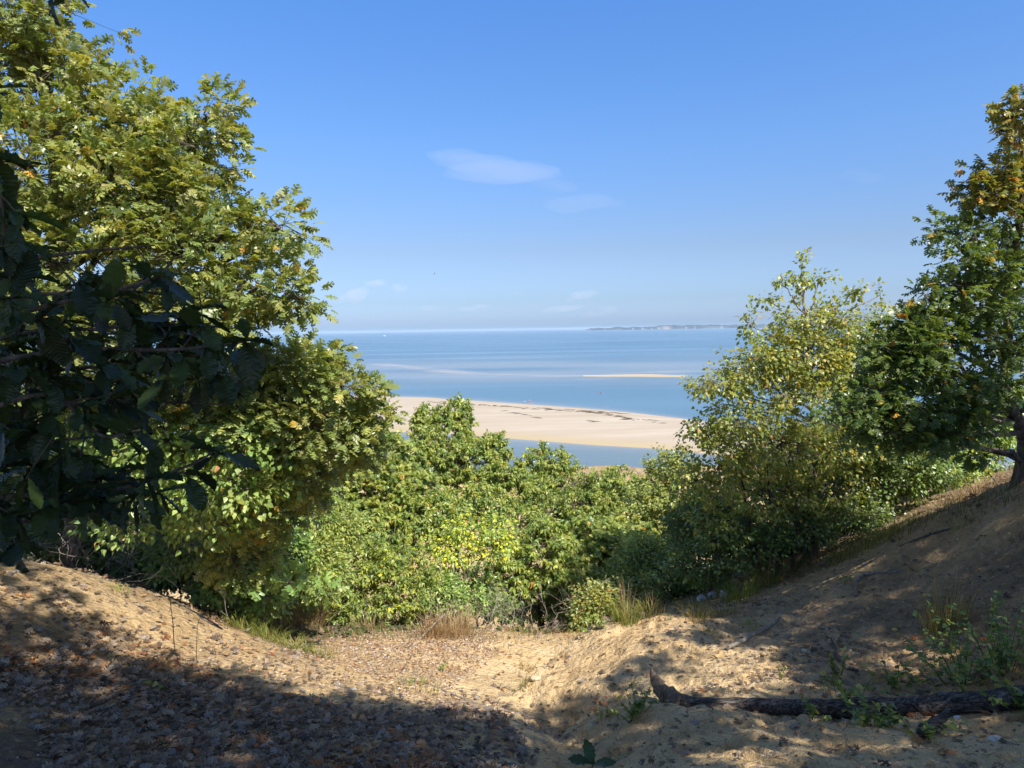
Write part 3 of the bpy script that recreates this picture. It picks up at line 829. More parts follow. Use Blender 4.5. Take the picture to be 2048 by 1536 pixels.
person(pb, 1.75, 0.2, dict(nec=(0, .12, 1.45), hed=(0, .2, 1.55), top=(0, .22, 1.66), che=(0, .08, 1.33), elL=(-.38, .12, 1.2), haL=(-.42, .3, 1.0), elR=(.38, .12, 1.2), haR=(.42, .3, 1.0), knL=(-.22, .05, .5), anL=(-.27, 0, .08), toL=(-.28, .13, .03), knR=(.22, .05, .5), anR=(.27, 0, .08), toR=(.28, .13, .03)),
       (.62, .34, .26), 'bare-legged adult in a white cap and dark swimwear, legs apart at the waterline',
       [('swimsuit', [('pel', 'wai', 'che')], [(.16, .165)], [.06, .03, .06]), ('cap', [('hed', 'top')], [(.115, .11)], [.8, .8, .82])], PG)
person(pc, 1.1, -.4, dict(), (.6, .34, .27), 'small child in pink standing just right of the adult in the white cap',
       [('swimsuit', [('pel', 'wai', 'che')], [(.16, .16)], [.6, .2, .22])], PG)
pw = onwater(1201.5, 787); 
person(pw + [0, 0, -.75], 1.75, 2.6, dict(elL=(-.32, .08, 1.25), haL=(-.45, .15, 1.15), elR=(.32, .08, 1.25), haR=(.45, .15, 1.15)), (.6, .26, .2), 'person in red wading waist deep in the blue water alone',
       [('swimsuit', [('pel', 'wai', 'che')], [(.165, .17)], [.5, .06, .05])], PG)

# ---------------------------------------------------------------- leaves
def T_oak(seed):
    r = np.random.default_rng(seed)
    v = [(0, 0, 0), (-.03, .1, 0), (.03, .1, 0), (-.17, .46, .01), (.17, .46, .01), (0, .86, 0), (-.17, 1.0, -.06), (.17, .98, -.06), (0, 1.1, -.09)]
    f = [(1, 0, 2), (1, 2, 4), (1, 4, 3), (3, 4, 5), (5, 7, 8), (5, 8, 6)]
    for sgn in (-1, 1):
        for (y0, tx, ty, b) in ((.14, .30, .24, .16), (.34, .50, .56, .22), (.60, .36, .88, .18)):
            i = len(v)
            y1 = y0 + b + .03
            xb = .05 * sgn
            j = r.uniform(.85, 1.15)
            v += [(xb * .3, y0 - .02, .02), (xb * .3, y1, .02), (sgn * tx * j, ty, -.07 - .05 * r.random()), (sgn * tx * j * .72, ty + .11, -.05)]
            f += [(i, i + 2, i + 3) if sgn > 0 else (i, i + 3, i + 2), (i, i + 3, i + 1) if sgn > 0 else (i, i + 1, i + 3)]
    return np.array(v, float), np.array(f)
def T_delt():
    v = np.array([(0, 0, 0), (-.34, .22, .07), (.34, .22, .07), (-.36, .42, .05), (.36, .42, .05), (0, 1, -.12), (0, .45, 0)], float)
    f = np.array([(0, 6, 1), (0, 2, 6), (1, 6, 3), (2, 4, 6), (3, 6, 5), (4, 5, 6)])
    return v, f
def T_lance(w_=.19):
    v = np.array([(0, 0, 0), (-w_, .45, .09), (w_, .45, .09), (0, 1, -.22), (0, .5, -.01)], float)
    f = np.array([(0, 4, 1), (0, 2, 4), (1, 4, 3), (2, 3, 4)])
    return v, f
def T_chestnut(seed=0):
    """obovate leaf with rounded teeth, folded along the midrib and wavy"""
    r = np.random.default_rng(seed)
    n = 15; t = np.linspace(0, 1, n)
    wd = .235 * np.sin(np.pi * t**1.35)**.8 * 1.0 + .004
    wd *= 1 + .10 * np.where(np.arange(n) % 2, 1, -1) * (t > .15) * (t < .97)
    zc = -.22 * t**2 * r.uniform(.5, 1.6)
    v = []; lv = []
    for k in range(n):
        wv = .03 * math.sin(k * 1.9 + seed)
        v += [(0, t[k], zc[k]), (-wd[k] * .55, t[k], zc[k] + .05 + wv * .4), (-wd[k], t[k] + .02, zc[k] + .07 + wv), (wd[k] * .55, t[k], zc[k] + .05 - wv * .4), (wd[k], t[k] + .02, zc[k] + .07 - wv)]
    v = np.array(v)
    f = []
    for k in range(n - 1):
        a = k * 5; b = a + 5
        for (p, q) in ((2, 1), (1, 0), (0, 3), (3, 4)):
            f += [(a + p, b + q, b + p), (a + p, a + q, b + q)]
    return v, np.array(f)[:, ::-1]
OAKS = [T_oak(k) for k in range(4)]
DELT = [T_delt()]
LANCE = [T_lance(), T_lance(.24)]
CHEST = [T_chestnut(k) for k in range(5)]

def place_leaves(g, tmpl, pos, dr, nm, size, col):
    pos = np.asarray(pos); n = len(pos)
    if n == 0: return
    y = unit(dr); z = unit(nm - (nm * y).sum(-1, keepdims=True) * y); x = np.cross(y, z)
    which = R.integers(0, len(tmpl), n)
    size = np.broadcast_to(size, (n,)); col = np.broadcast_to(col, (n, 3))
    for k, (tv, tf) in enumerate(tmpl):
        m = which == k; c = int(m.sum())
        if not c: continue
        sv = size[m][:, None, None]
        asp = R.uniform(.85, 1.15, c)[:, None, None]
        curl = R.uniform(.3, 1.9, c)[:, None, None]
        v = pos[m][:, None] + sv * (tv[None, :, 0:1] * asp * x[m][:, None] + tv[None, :, 1:2] * y[m][:, None] + tv[None, :, 2:3] * curl * z[m][:, None])
        f = (np.arange(c)[:, None, None] * len(tv) + tf[None]).reshape(-1, 3)
        g.add(v.reshape(-1, 3), f, np.repeat(col[m], len(tv), 0), np.tile(tv, (c, 1)))

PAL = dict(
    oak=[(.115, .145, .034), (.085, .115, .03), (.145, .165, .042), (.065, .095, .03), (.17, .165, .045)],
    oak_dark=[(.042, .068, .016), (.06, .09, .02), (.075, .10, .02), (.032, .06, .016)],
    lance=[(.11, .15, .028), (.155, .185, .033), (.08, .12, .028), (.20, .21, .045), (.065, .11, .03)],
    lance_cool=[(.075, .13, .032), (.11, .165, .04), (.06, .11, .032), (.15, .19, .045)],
    birch=[(.125, .16, .035), (.09, .125, .03), (.15, .17, .04), (.20, .18, .04), (.065, .095, .025)],
    vine=[(.14, .20, .05), (.10, .16, .04), (.18, .22, .06), (.075, .13, .035)],
    yellow=[(.30, .31, .02), (.22, .26, .025), (.36, .33, .03), (.16, .21, .03)],
    autumn=[(.20, .15, .025), (.28, .17, .03), (.12, .13, .022), (.22, .10, .03)],
    turning=[(.09, .105, .025), (.13, .125, .03), (.07, .09, .022), (.18, .145, .035), (.08, .10, .025)],
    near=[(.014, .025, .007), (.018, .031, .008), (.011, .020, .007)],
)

def leafcols(pal, n, clump=None, accent=None, pacc=0.0):
    P_ = np.array(PAL[pal]); i = R.integers(0, len(P_), n)
    c = P_[i]
    if clump is not None:
        k = P_[clump % len(P_)]
        c = .45 * c + .55 * k
    c = c * R.uniform(.75, 1.25, (n, 1))
    if accent is not None and pacc > 0:
        A = np.array(PAL[accent]); m = R.random(n) < pacc
        c[m] = A[R.integers(0, len(A), int(m.sum()))]
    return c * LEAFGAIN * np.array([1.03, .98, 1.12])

LEAFGAIN = 2.3
MORE = 1.35
def crown(g, gt, lobes, tmpl, pal, size, nclump, nleaf, cr, droop=.25, outw=.6, upn=.9, shell=.55, accent=None, pacc=0, twig=.004, ragged=.15, whorl=False, keep=None, size_var=.25, sun_tilt=.25, subr=.012):
    """lobes: list of (centre, radii, weight). returns lobe centres actually used"""
    tot = sum(l[2] for l in lobes)
    for c, rad, wgt in lobes:
        n = max(3, int(nclump * MORE * wgt / tot))
        d = unit(R.normal(size=(n, 3)))
        u = R.random(n)**(1 / 3.0)
        u = np.where(R.random(n) < shell, .72 + .28 * R.random(n)**.7, u)
        u = u * (1 + R.normal(0, ragged, n) * .6)
        u = np.where(R.random(n) < .10, u + R.uniform(.05, .38, n), u)
        # uneven outline: bulges and hollows over the ellipsoid
        bul = 1 + .22 * vnoise(d[:, 0] * 2.3 + c[0] * 3, d[:, 2] * 2.3 + d[:, 1] * 1.7 + c[2], 5)
        pts = c + d * rad * (u * bul)[:, None]
        # leave hollows
        hol = vnoise(pts[:, 0] / (rad[0] * .42) + 7, pts[:, 2] / (rad[2] * .42) + pts[:, 1] * .7, 12)
        pts = pts[(hol > -.22) | (R.random(n) < .25)]
        if keep is not None and len(pts):
            pts = pts[keep(pts)]
        n = len(pts)
        if n == 0: continue
        # sub-branches: lobe centre -> nodes -> clumps
        nn = max(2, n // 7)
        nodes = c + (pts[R.integers(0, n, nn)] - c) * R.uniform(.35, .75, (nn, 1)) + R.normal(0, .04, (nn, 3)) * rad
        dd = ((pts[:, None] - nodes[None])**2).sum(-1); own = dd.argmin(1)
        mid = (c + nodes) / 2 + R.normal(0, .08, (nn, 3)) * np.min(rad) - np.array([0, 0, .06]) * np.min(rad)
        sticks(gt, np.repeat(c[None], nn, 0), mid, subr, subr * .7); sticks(gt, mid, nodes, subr * .7, subr * .5)
        sticks(gt, nodes[own], pts, twig, twig * .5)
        ax = unit(pts - nodes[own])
        m = nleaf
        P_ = np.repeat(pts, m, 0); A = np.repeat(ax, m, 0); rnd = unit(R.normal(size=(n * m, 3)))
        out = unit(np.repeat(pts - c, m, 0))
        if whorl:
            back = R.random((n * m, 1)) * cr
            pos = P_ - A * back + rnd * cr * .12
            dr = unit(A * .35 + rnd * .9 + np.array([0, 0, -droop]))
        else:
            pos = P_ + rnd * cr * R.random((n * m, 1))**.5
            dr = unit(outw * out + rnd * .8 + A * .3 + np.array([0, 0, -droop]))
        nm = unit(np.array([0, 0, upn]) + out * .35 + R.normal(size=(n * m, 3)) * .6 + sun_to * sun_tilt)
        cl = np.repeat(R.integers(0, 1000, n), m)
        place_leaves(g, tmpl, pos, dr, nm, size * R.uniform(1 - size_var, 1 + size_var, n * m), leafcols(pal, n * m, cl, accent, pacc))

def L(px, py, Y, rx, ry, rd=None, w_=None):
    c = P(px, py, Y); a = rx * Y / F; b = ry * Y / F
    rd = rd if rd else (a + b) * .5
    return (c, np.array([a, rd, b]), w_ if w_ else (a * b + a * rd * .5) * 10)

def gz(x, y): return float(height(np.array(x), np.array(y)))

def tree(name, label, cat, group, base, trunkpts, lobes, r0, bark=None, kw={}, r_limb=.035, extra=None, parts='crown', leafmat=None):
    """trunk runs from base through trunkpts; each lobe hangs on a limb that leaves the trunk below it"""
    bark = bark or M_bark; leafmat = leafmat or M_leaf
    e = empty(name, W(base), label, cat, group)
    gt = Geo(); gt.smooth = True; gb = Geo(); gl = Geo()
    path = smoothpath([base - np.array([0, 0, .25])] + trunkpts, 26)
    path = path + R.normal(0, .012, path.shape) * np.linspace(0, 1, 26)[:, None]
    rr = r0 * (1 - .78 * np.linspace(0, 1, 26)**.9); rr[0] *= 1.35; rr[1] *= 1.12
    tube(gt, path, rr, 10, rough=.12, seed=int(abs(base[0]) * 10) + 3)
    for c, rad, wgt in lobes:
        hgt = path[:, 2]
        d = np.linalg.norm(path - c, axis=1) + 1.2 * np.maximum(hgt - c[2] + .3, 0)
        k = int(np.clip(np.argmin(d) - 2, 3, 24))
        a = path[k]; mid = (a * .5 + c * .5); mid[2] += .12 * np.linalg.norm(c - a) * R.uniform(-.6, 1)
        mid[:2] += R.normal(0, .05, 2)
        pts = curve(a, mid, c, 9); pts[1:-1] += R.normal(0, .02, (7, 3))
        tube(gb, pts, np.linspace(min(r_limb, rr[k] * .8), r_limb * .35, 9), 6, rough=.1, seed=k)
    kw = dict(kw); kw.setdefault('subr', r_limb * .32)
    crown(gl, gb, lobes, **kw)
    gt.build('trunk', bark, e, W(base)); gb.build('branches', bark, e, W(base))
    gl.build(parts, leafmat, e, W(base))
    return e

OAKKW = dict(tmpl=OAKS, pal='oak', size=.112, cr=.15, droop=.15, accent='autumn', pacc=.012)
# left black oak, the big one
b = P(140, 1100, 9.2); b[2] = gz(b[0], b[1])
lob = [L(70, 20, 8.1, 105, 110), L(-60, 120, 8, 150, 150), L(80, 160, 8, 115, 90), L(225, 235, 7.8, 110, 75), L(300, 300, 7.7, 105, 80), L(415, 235, 7.6, 75, 62), L(400, 310, 7.4, 90, 70),
       L(290, 400, 7.4, 160, 90), L(60, 330, 7.6, 160, 120), L(455, 455, 7.3, 80, 60), L(560, 455, 7.2, 72, 45), L(350, 510, 7.3, 160, 90), L(520, 570, 7.1, 95, 60), L(590, 590, 7.0, 48, 38),
       L(400, 620, 7.1, 120, 60), L(100, 520, 7.6, 160, 120), L(250, 680, 7.6, 150, 80), L(70, 720, 8, 130, 90), L(300, 775, 8.0, 140, 50), L(430, 800, 7.9, 110, 50), L(330, 850, 8.3, 120, 50), L(-140, 420, 8, 150, 190), L(-100, 700, 8.4, 150, 120)]
tree('black_oak', 'tall sunlit black oak with lobed green leaves filling the upper left corner', 'oak tree', None, b, [P(150, 900, 9.1), P(125, 620, 8.7), P(110, 320, 8.3), P(70, 0, 8.2), P(60, -250, 8.3)], lob, .16,
     kw=dict(OAKKW, nclump=2100, nleaf=10), r_limb=.05)
# second oak: low spreading limbs in front of the spit
b = P(520, 1200, 9.9); b[2] = gz(b[0], b[1])
lob = [L(600, 735, 7.9, 85, 40), L(680, 780, 7.9, 75, 50), L(560, 800, 7.9, 100, 55), L(750, 832, 7.9, 46, 26), L(480, 745, 7.8, 80, 45), L(650, 860, 8, 110, 45), L(715, 890, 8.2, 50, 36), L(560, 900, 8.3, 100, 45), L(600, 960, 8.6, 70, 40), L(520, 1030, 8.8, 90, 50), L(480, 1110, 9.0, 80, 45)]
tree('black_oak', 'lower black oak whose leafy limbs reach right toward the sand spit', 'oak tree', None, b, [P(520, 1020, 9.5), P(540, 890, 8.9), P(590, 780, 8.4)], lob, .07,
     kw=dict(OAKKW, nclump=720, nleaf=9), r_limb=.03)

# vine-like poplar thicket at the left, small kite-shaped leaves
b = P(310, 1140, 9.8); b[2] = gz(b[0], b[1])
lob = [L(330, 880, 8.0, 140, 60), L(480, 880, 7.8, 110, 50), L(590, 900, 7.9, 70, 40), L(300, 960, 8.1, 140, 50), L(460, 960, 8.0, 120, 50), L(200, 870, 8.2, 100, 60), L(540, 970, 8.2, 70, 40), L(420, 1030, 8.5, 110, 45), L(280, 1040, 8.5, 110, 40), L(90, 900, 8.6, 110, 70), L(-60, 930, 8.8, 110, 80)]
tree('poplar_thicket', 'tangled poplar thicket with small kite-shaped leaves under the two left oaks', 'shrub', None, b, [P(330, 1050, 9.6), P(350, 950, 9.4), P(370, 880, 9.3)], lob, .045, bark=M_bark_pale,
     kw=dict(tmpl=DELT, pal='vine', size=.072, cr=.18, nclump=950, nleaf=9, droop=.5, accent='autumn', pacc=.03, twig=.005), r_limb=.022, leafmat=M_leaf_soft)
# dark glossy undergrowth below it
def under(px, py, Y, lobes, label, pal='lance_cool', size=.085, nclump=420, nleaf=10, tm=LANCE, name='understory_shrub', acc=None, pacc=0., r0=.035, cr=.14, bark=None, whorl=True, group='shrubs filling the gap below the trees', **k):
    b = P(px, py, Y); b[2] = gz(b[0], b[1])
    nclump = int(nclump * 1.5)
    top = max(lobes, key=lambda l: l[0][2])[0]
    md = b * .5 + top * .5; md[:2] += R.normal(0, .1, 2)
    return tree(name, label, 'shrub', group, b, [md, top * .9 + md * .1], lobes, r0, bark=bark, kw=dict(dict(tmpl=tm, pal=pal, size=size, cr=cr, nclump=nclump, nleaf=nleaf, droop=.5, whorl=whorl, accent=acc, pacc=pacc, twig=.004), **k), r_limb=.02, leafmat=M_leaf)
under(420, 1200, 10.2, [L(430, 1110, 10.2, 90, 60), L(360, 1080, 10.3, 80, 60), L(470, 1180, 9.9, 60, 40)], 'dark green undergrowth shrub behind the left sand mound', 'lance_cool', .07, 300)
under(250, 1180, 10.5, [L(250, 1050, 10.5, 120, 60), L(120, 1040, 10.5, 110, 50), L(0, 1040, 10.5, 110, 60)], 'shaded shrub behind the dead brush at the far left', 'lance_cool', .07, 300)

# centre trees: narrow drooping leaves in rosettes
LK = dict(tmpl=LANCE, pal='lance', size=.118, cr=.10, droop=.75, whorl=True, accent='autumn', pacc=.02, twig=.006, upn=.7)
CG = 'narrow-leaved trees on the slope below the bluff'
def ctree(px, Y, lobes, label, nclump, r0=.09, pal='lance', name='cherry_tree', **k):
    nclump = int(nclump * 1.75)
    x, y = (px - 1024) / F * Y, Y
    b = np.array([x, y, gz(x, y)])
    top = max(lobes, key=lambda l: l[0][2])[0]
    p1 = b * .65 + top * .35 + np.array([R.normal(0, .15), R.normal(0, .15), 0]); p2 = b * .3 + top * .7 + np.array([R.normal(0, .15), 0, 0])
    return tree(name, label, 'tree', CG, b, [p1, p2, top], lobes, r0, kw=dict(dict(LK, pal=pal, nclump=nclump, nleaf=13), **k), r_limb=.04)
ctree(890, 21.5, [L(858, 838, 21.5, 36, 32), L(915, 828, 21.5, 32, 34), L(885, 885, 21, 72, 45), L(820, 930, 20.5, 80, 60), L(930, 925, 20.5, 80, 50), L(985, 892, 20.5, 30, 28), L(1010, 945, 20, 48, 40)],
      'tallest narrow-leaved tree, its top standing against the sand spit', 1500, .13)
ctree(1110, 24, [L(1095, 920, 24, 50, 34), L(1125, 965, 23.6, 55, 45), L(1070, 975, 23.5, 40, 40), L(1120, 1030, 23, 90, 50)], 'round-topped tree standing alone before the lagoon', 800, .11)
ctree(1240, 22, [L(1225, 968, 22, 62, 34), L(1285, 985, 22, 45, 34), L(1190, 1020, 21.5, 80, 50), L(1270, 1040, 21, 80, 60)], 'low domed tree between the lone round tree and the right thicket', 850, .1)
ctree(1010, 20, [L(1040, 985, 20, 60, 40), L(950, 1010, 19, 90, 50), L(1040, 1060, 18.5, 80, 50)], 'narrow-leaved tree crowding the foot of the tallest one, right side', 750, .09)
ctree(740, 16, [L(735, 905, 16, 80, 55), L(650, 950, 15.5, 70, 60), L(690, 985, 15.5, 80, 60), L(800, 985, 15.5, 80, 60), L(660, 1060, 15, 70, 60)], 'dense leafy tree below the oak limb tip', 1300, .09, 'lance', tmpl=OAKS, size=.095)
ctree(860, 15, [L(850, 1045, 15, 90, 60), L(760, 1080, 14.5, 80, 60)], 'bushy narrow-leaved tree left of the yellow-green shrub', 620, .07, 'lance')
ctree(1080, 15.5, [L(1075, 1100, 15.5, 70, 60), L(1030, 1160, 15, 60, 50), L(1120, 1150, 15.2, 60, 50)], 'dark-stemmed narrow-leaved tree directly above the path end', 560, .08)
ctree(1200, 16, [L(1190, 1095, 16, 80, 60), L(1260, 1110, 15.6, 80, 60), L(1150, 1160, 15, 60, 45)], 'oak-leaved tree right of the path end behind the low bushes', 640, .08, tmpl=OAKS, size=.11)
under(720, 1260, 12.5, [L(720, 1130, 12.8, 90, 60), L(800, 1140, 12.6, 80, 55), L(690, 1200, 12.2, 80, 40), L(800, 1200, 12.2, 70, 35)], 'dense green shrub behind the tall dry grass left of centre', 'lance', .085, 620, acc='yellow', pacc=.05)
under(880, 1260, 13, [L(870, 1180, 12.9, 60, 35), L(930, 1200, 12.8, 50, 25)], 'small leafy shrub behind the pale leaning stick', 'vine', .06, 160, tm=DELT, whorl=False)
under(930, 1260, 13.4, [L(945, 1060, 13.4, 55, 32), L(900, 1100, 13.3, 60, 30), L(850, 1150, 13.2, 50, 20), L(990, 1085, 13.6, 45, 40)], 'bright yellow-green shrub glowing in the middle of the thicket', 'yellow', .06, 260, tm=DELT, whorl=False, name='bittersweet_shrub', acc='vine', pacc=.55)
under(1200, 1260, 12.6, [L(1200, 1205, 12.6, 55, 36), L(1270, 1190, 12.7, 60, 36), L(1180, 1235, 12.5, 40, 18)], 'light green bush at the top of the sand cut', 'birch', .06, 330, tm=DELT, whorl=False, acc='autumn', pacc=.04)
under(1310, 1230, 14, [L(1320, 1130, 14.2, 90, 60), L(1370, 1180, 13.8, 60, 36), L(1260, 1160, 14, 60, 40)], 'small-leaved shrub behind the white plastic litter', 'lance', .06, 520, tm=DELT, whorl=False, acc='vine', pacc=.3)
under(1350, 1150, 17, [L(1350, 940, 17, 55, 35), L(1340, 990, 16.8, 75, 45), L(1400, 1030, 16.5, 80, 50), L(1330, 1050, 16.5, 60, 50)], 'light yellow-green bushy tree at the right end of the lagoon', 'birch', .075, 900, tm=DELT, whorl=False, name='birch_sapling', r0=.06)

FILL = [(480, 10.8, 1190, 70, 30, 'a'), (560, 11.2, 1215, 60, 26, 'b'), (640, 12.2, 1230, 70, 26, 'c'), (760, 13.4, 1225, 80, 30, 'd'), (870, 13.8, 1235, 60, 22, 'e'), (960, 14.5, 1190, 60, 34, 'f'), (1010, 15.5, 1200, 60, 40, 'g'), (1080, 16.5, 1205, 60, 36, 'h'), (1140, 15, 1215, 50, 30, 'i')]
FILLAB = ['low shade-loving shrub at the left end of the dark gap under the trees', 'low green shrub behind the dark hollow in the sand edge', 'low shrub behind the tallest reddish dry grass', 'low shrub behind the yellowish grass on the terrace edge', 'low shrub directly behind the wide tan tussock', 'shadowy shrub filling the space under the yellow-green shrub', 'shadowy shrub left of the dark trunks at the path end', 'shadowy shrub behind the dark trunks at the path end', 'low shrub in the dark corner where the path drops away']
for (px_, Y_, py_, rx_, ry_, _), lb_ in zip(FILL, FILLAB):
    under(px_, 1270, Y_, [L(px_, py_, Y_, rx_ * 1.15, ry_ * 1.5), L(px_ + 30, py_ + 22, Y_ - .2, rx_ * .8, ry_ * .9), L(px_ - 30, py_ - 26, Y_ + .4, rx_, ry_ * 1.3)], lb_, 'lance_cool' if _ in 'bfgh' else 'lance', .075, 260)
for (px_, Y_, py_, rx_, ry_, lb_) in [(60, 11, 1010, 120, 60, 'thick dark shrub behind the left oak trunk'), (180, 12, 960, 120, 80, 'tall leafy shrub left of the poplar thicket'), (-80, 11, 1060, 120, 60, 'dark shrub at the left edge behind the mound'), (380, 13, 960, 130, 90, 'leafy tree behind the poplar thicket'), (560, 14, 990, 120, 100, 'leafy tree behind the lower oak'), (30, 13, 860, 160, 110, 'leafy tree far left behind the oak trunk'), (620, 18, 880, 70, 60, 'narrow-leaved tree half hidden by the lower oak')]:
    under(px_, 1150, Y_, [L(px_, py_, Y_, rx_, ry_), L(px_ + 40, py_ + 60, Y_, rx_ * .8, ry_ * .6), L(px_ - 50, py_ + 50, Y_ + .3, rx_ * .7, ry_ * .6)], lb_, 'lance', .09, 520, r0=.06)
for (px_, Y_, py_, rx_, ry_, lb_, pal_) in [(520, 10.4, 1090, 90, 60, 'fine-leaved dark shrub under the limbs of the lower oak', 'lance_cool'), (610, 10.8, 1130, 80, 60, 'fine-leaved green shrub right of the one under the lower oak', 'lance'), (640, 11.5, 1040, 80, 60, 'leafy shrub between the lower oak and the blue-green tree', 'lance'),
      (100, 9.4, 1085, 110, 36, 'low shrub hugging the back of the left mound', 'oak_dark'), (300, 9.6, 1120, 100, 40, 'low shrub among the bare twigs behind the left mound', 'oak_dark'), (-60, 9.4, 1080, 100, 50, 'low shrub at the left border behind the mound', 'oak_dark'),
      (1420, 13.2, 1040, 80, 70, 'shrub filling the gap left of the birch stems', 'oak_dark'), (1530, 13.4, 1060, 90, 50, 'shrub behind the fanned birch stems', 'oak_dark'), (1650, 13.2, 1010, 90, 60, 'shrub right of the fanned birch stems', 'oak_dark'), (1560, 14.5, 930, 110, 80, 'leafy bush behind the birch clump', 'birch'), (1720, 14, 880, 90, 80, 'leafy bush between birch and leaning oak, farther back', 'birch')]:
    under(px_, 1150, Y_, [L(px_, py_, Y_, rx_, ry_), L(px_ + 40, py_ + 20, Y_, rx_ * .7, ry_ * .6), L(px_ - 40, py_ + 15, Y_ + .3, rx_ * .7, ry_ * .6)], lb_, pal_, .068, 420, tm=DELT if pal_ != 'lance' else LANCE, whorl=False)
under(420, 1230, 9.6, [L(370, 1110, 9.3, 80, 40), L(450, 1165, 9.3, 70, 36), L(530, 1200, 9.5, 60, 26)], 'small-leaved shrub spilling over the far edge of the left mound', 'lance_cool', .06, 420, tm=DELT, whorl=False)
# right birch clump
BK = dict(tmpl=DELT, pal='birch', size=.064, cr=.10, droop=.6, accent='autumn', pacc=.03, twig=.003, ragged=.3, shell=.35)
x, y = (1640 - 1024) / F * 12.2, 12.2
b = np.array([x, y, gz(x, y)])
lob = [L(1603, 545, 11.6, 16, 42), L(1562, 560, 11.6, 22, 14), L(1535, 598, 11.6, 24, 10), L(1640, 560, 11.6, 20, 14), L(1603, 640, 11.6, 50, 50), L(1712, 580, 11.8, 16, 30), L(1680, 650, 11.8, 50, 50), L(1760, 590, 12, 10, 26), L(1750, 660, 12, 45, 50), L(1555, 700, 11.5, 60, 45),
       L(1500, 650, 11.4, 16, 40), L(1500, 740, 11.4, 60, 45), L(1440, 770, 11.4, 55, 30), L(1395, 775, 11.4, 30, 14), L(1600, 720, 11.8, 110, 60), L(1700, 700, 12, 90, 60), L(1620, 800, 11.6, 110, 70), L(1720, 760, 12, 80, 70), L(1480, 840, 11.4, 80, 50), L(1420, 870, 11.6, 60, 30)]
e = tree('grey_birch', 'tall many-stemmed birch with airy light-catching top on the right', 'birch tree', None, b, [P(1630, 950, 12), P(1620, 760, 11.8), P(1605, 560, 11.6)], lob, .05, bark=M_bark_pale,
     kw=dict(BK, nclump=1650, nleaf=9), r_limb=.022, leafmat=M_leaf_soft)
def stems(e, b, tops, r0, bark):
    for t in tops:
        g = Geo(); g.smooth = True
        st = b + np.array([R.normal(0, .12), R.normal(0, .12), -.15])
        mid = st * .55 + t * .45 + np.array([R.normal(0, .12), 0, .1])
        tube(g, curve(st, mid, t, 14), np.linspace(r0, r0 * .25, 14) * R.uniform(.7, 1.1), 7, rough=.1)
        g.build('stem', bark, e, W(b))
stems(e, b, [P(1500, 780, 11.5), P(1690, 700, 11.8), P(1750, 720, 12), P(1560, 720, 11.6), P(1440, 830, 11.5)], .04, M_bark_pale)
x, y = (1560 - 1024) / F * 12, 12.0; b2 = np.array([x, y, gz(x, y)])
e2 = tree('grey_birch', 'lower shaded birch clump whose dark stems fan out above the grassy bank', 'birch tree', None, b2, [P(1570, 1000, 12), P(1580, 900, 11.9)],
     [L(1560, 890, 11.6, 110, 60), L(1440, 930, 11.8, 80, 50), L(1390, 960, 12, 50, 50), L(1520, 980, 11.8, 110, 60), L(1660, 900, 11.8, 100, 60), L(1640, 980, 12, 90, 50), L(1460, 1040, 12, 80, 50)], .05, kw=dict(BK, nclump=1000, nleaf=10, size=.066), r_limb=.022, leafmat=M_leaf_soft)
stems(e2, b2, [P(1480, 920, 11.9), P(1640, 900, 11.9), P(1530, 900, 11.8), P(1680, 960, 12), P(1600, 880, 12), P(1440, 1000, 12.2)], .045, M_bark)
under(1500, 1150, 11.7, [L(1480, 1090, 11.8, 90, 40), L(1400, 1130, 12.0, 70, 40), L(1600, 1060, 11.8, 90, 28), L(1700, 1030, 11.8, 80, 26)], 'low dark shrub along the crest under the birch clump', 'oak_dark', .06, 420, tm=DELT, whorl=False, acc='vine', pacc=.2)
under(1760, 1060, 12.5, [L(1760, 850, 12.2, 90, 70), L(1740, 960, 12.4, 90, 50), L(1820, 930, 12.4, 80, 60)], 'shaded bushy shrub between the birch clump and the leaning oak', 'oak_dark', .065, 620, tm=DELT, whorl=False, acc='vine', pacc=.3)
under(1830, 1010, 13.5, [L(1860, 890, 13.6, 80, 50), L(1900, 940, 13.5, 60, 32)], 'yellow-green bush lit beneath the leaning oak', 'vine', .06, 420, tm=DELT, whorl=False, acc='yellow', pacc=.12)
under(1980, 950, 15, [L(1960, 850, 15, 70, 70), L(2030, 830, 15, 60, 70), L(1960, 915, 14.6, 60, 28)], 'bright green bush behind the trunk of the leaning oak', 'vine', .07, 520, tm=DELT, whorl=False)
under(2200, 900, 15, [L(2150, 800, 15, 90, 110), L(2250, 820, 15, 90, 110)], 'green bush partly cut by the right edge behind the leaning oak', 'vine', .07, 300, tm=DELT, whorl=False)

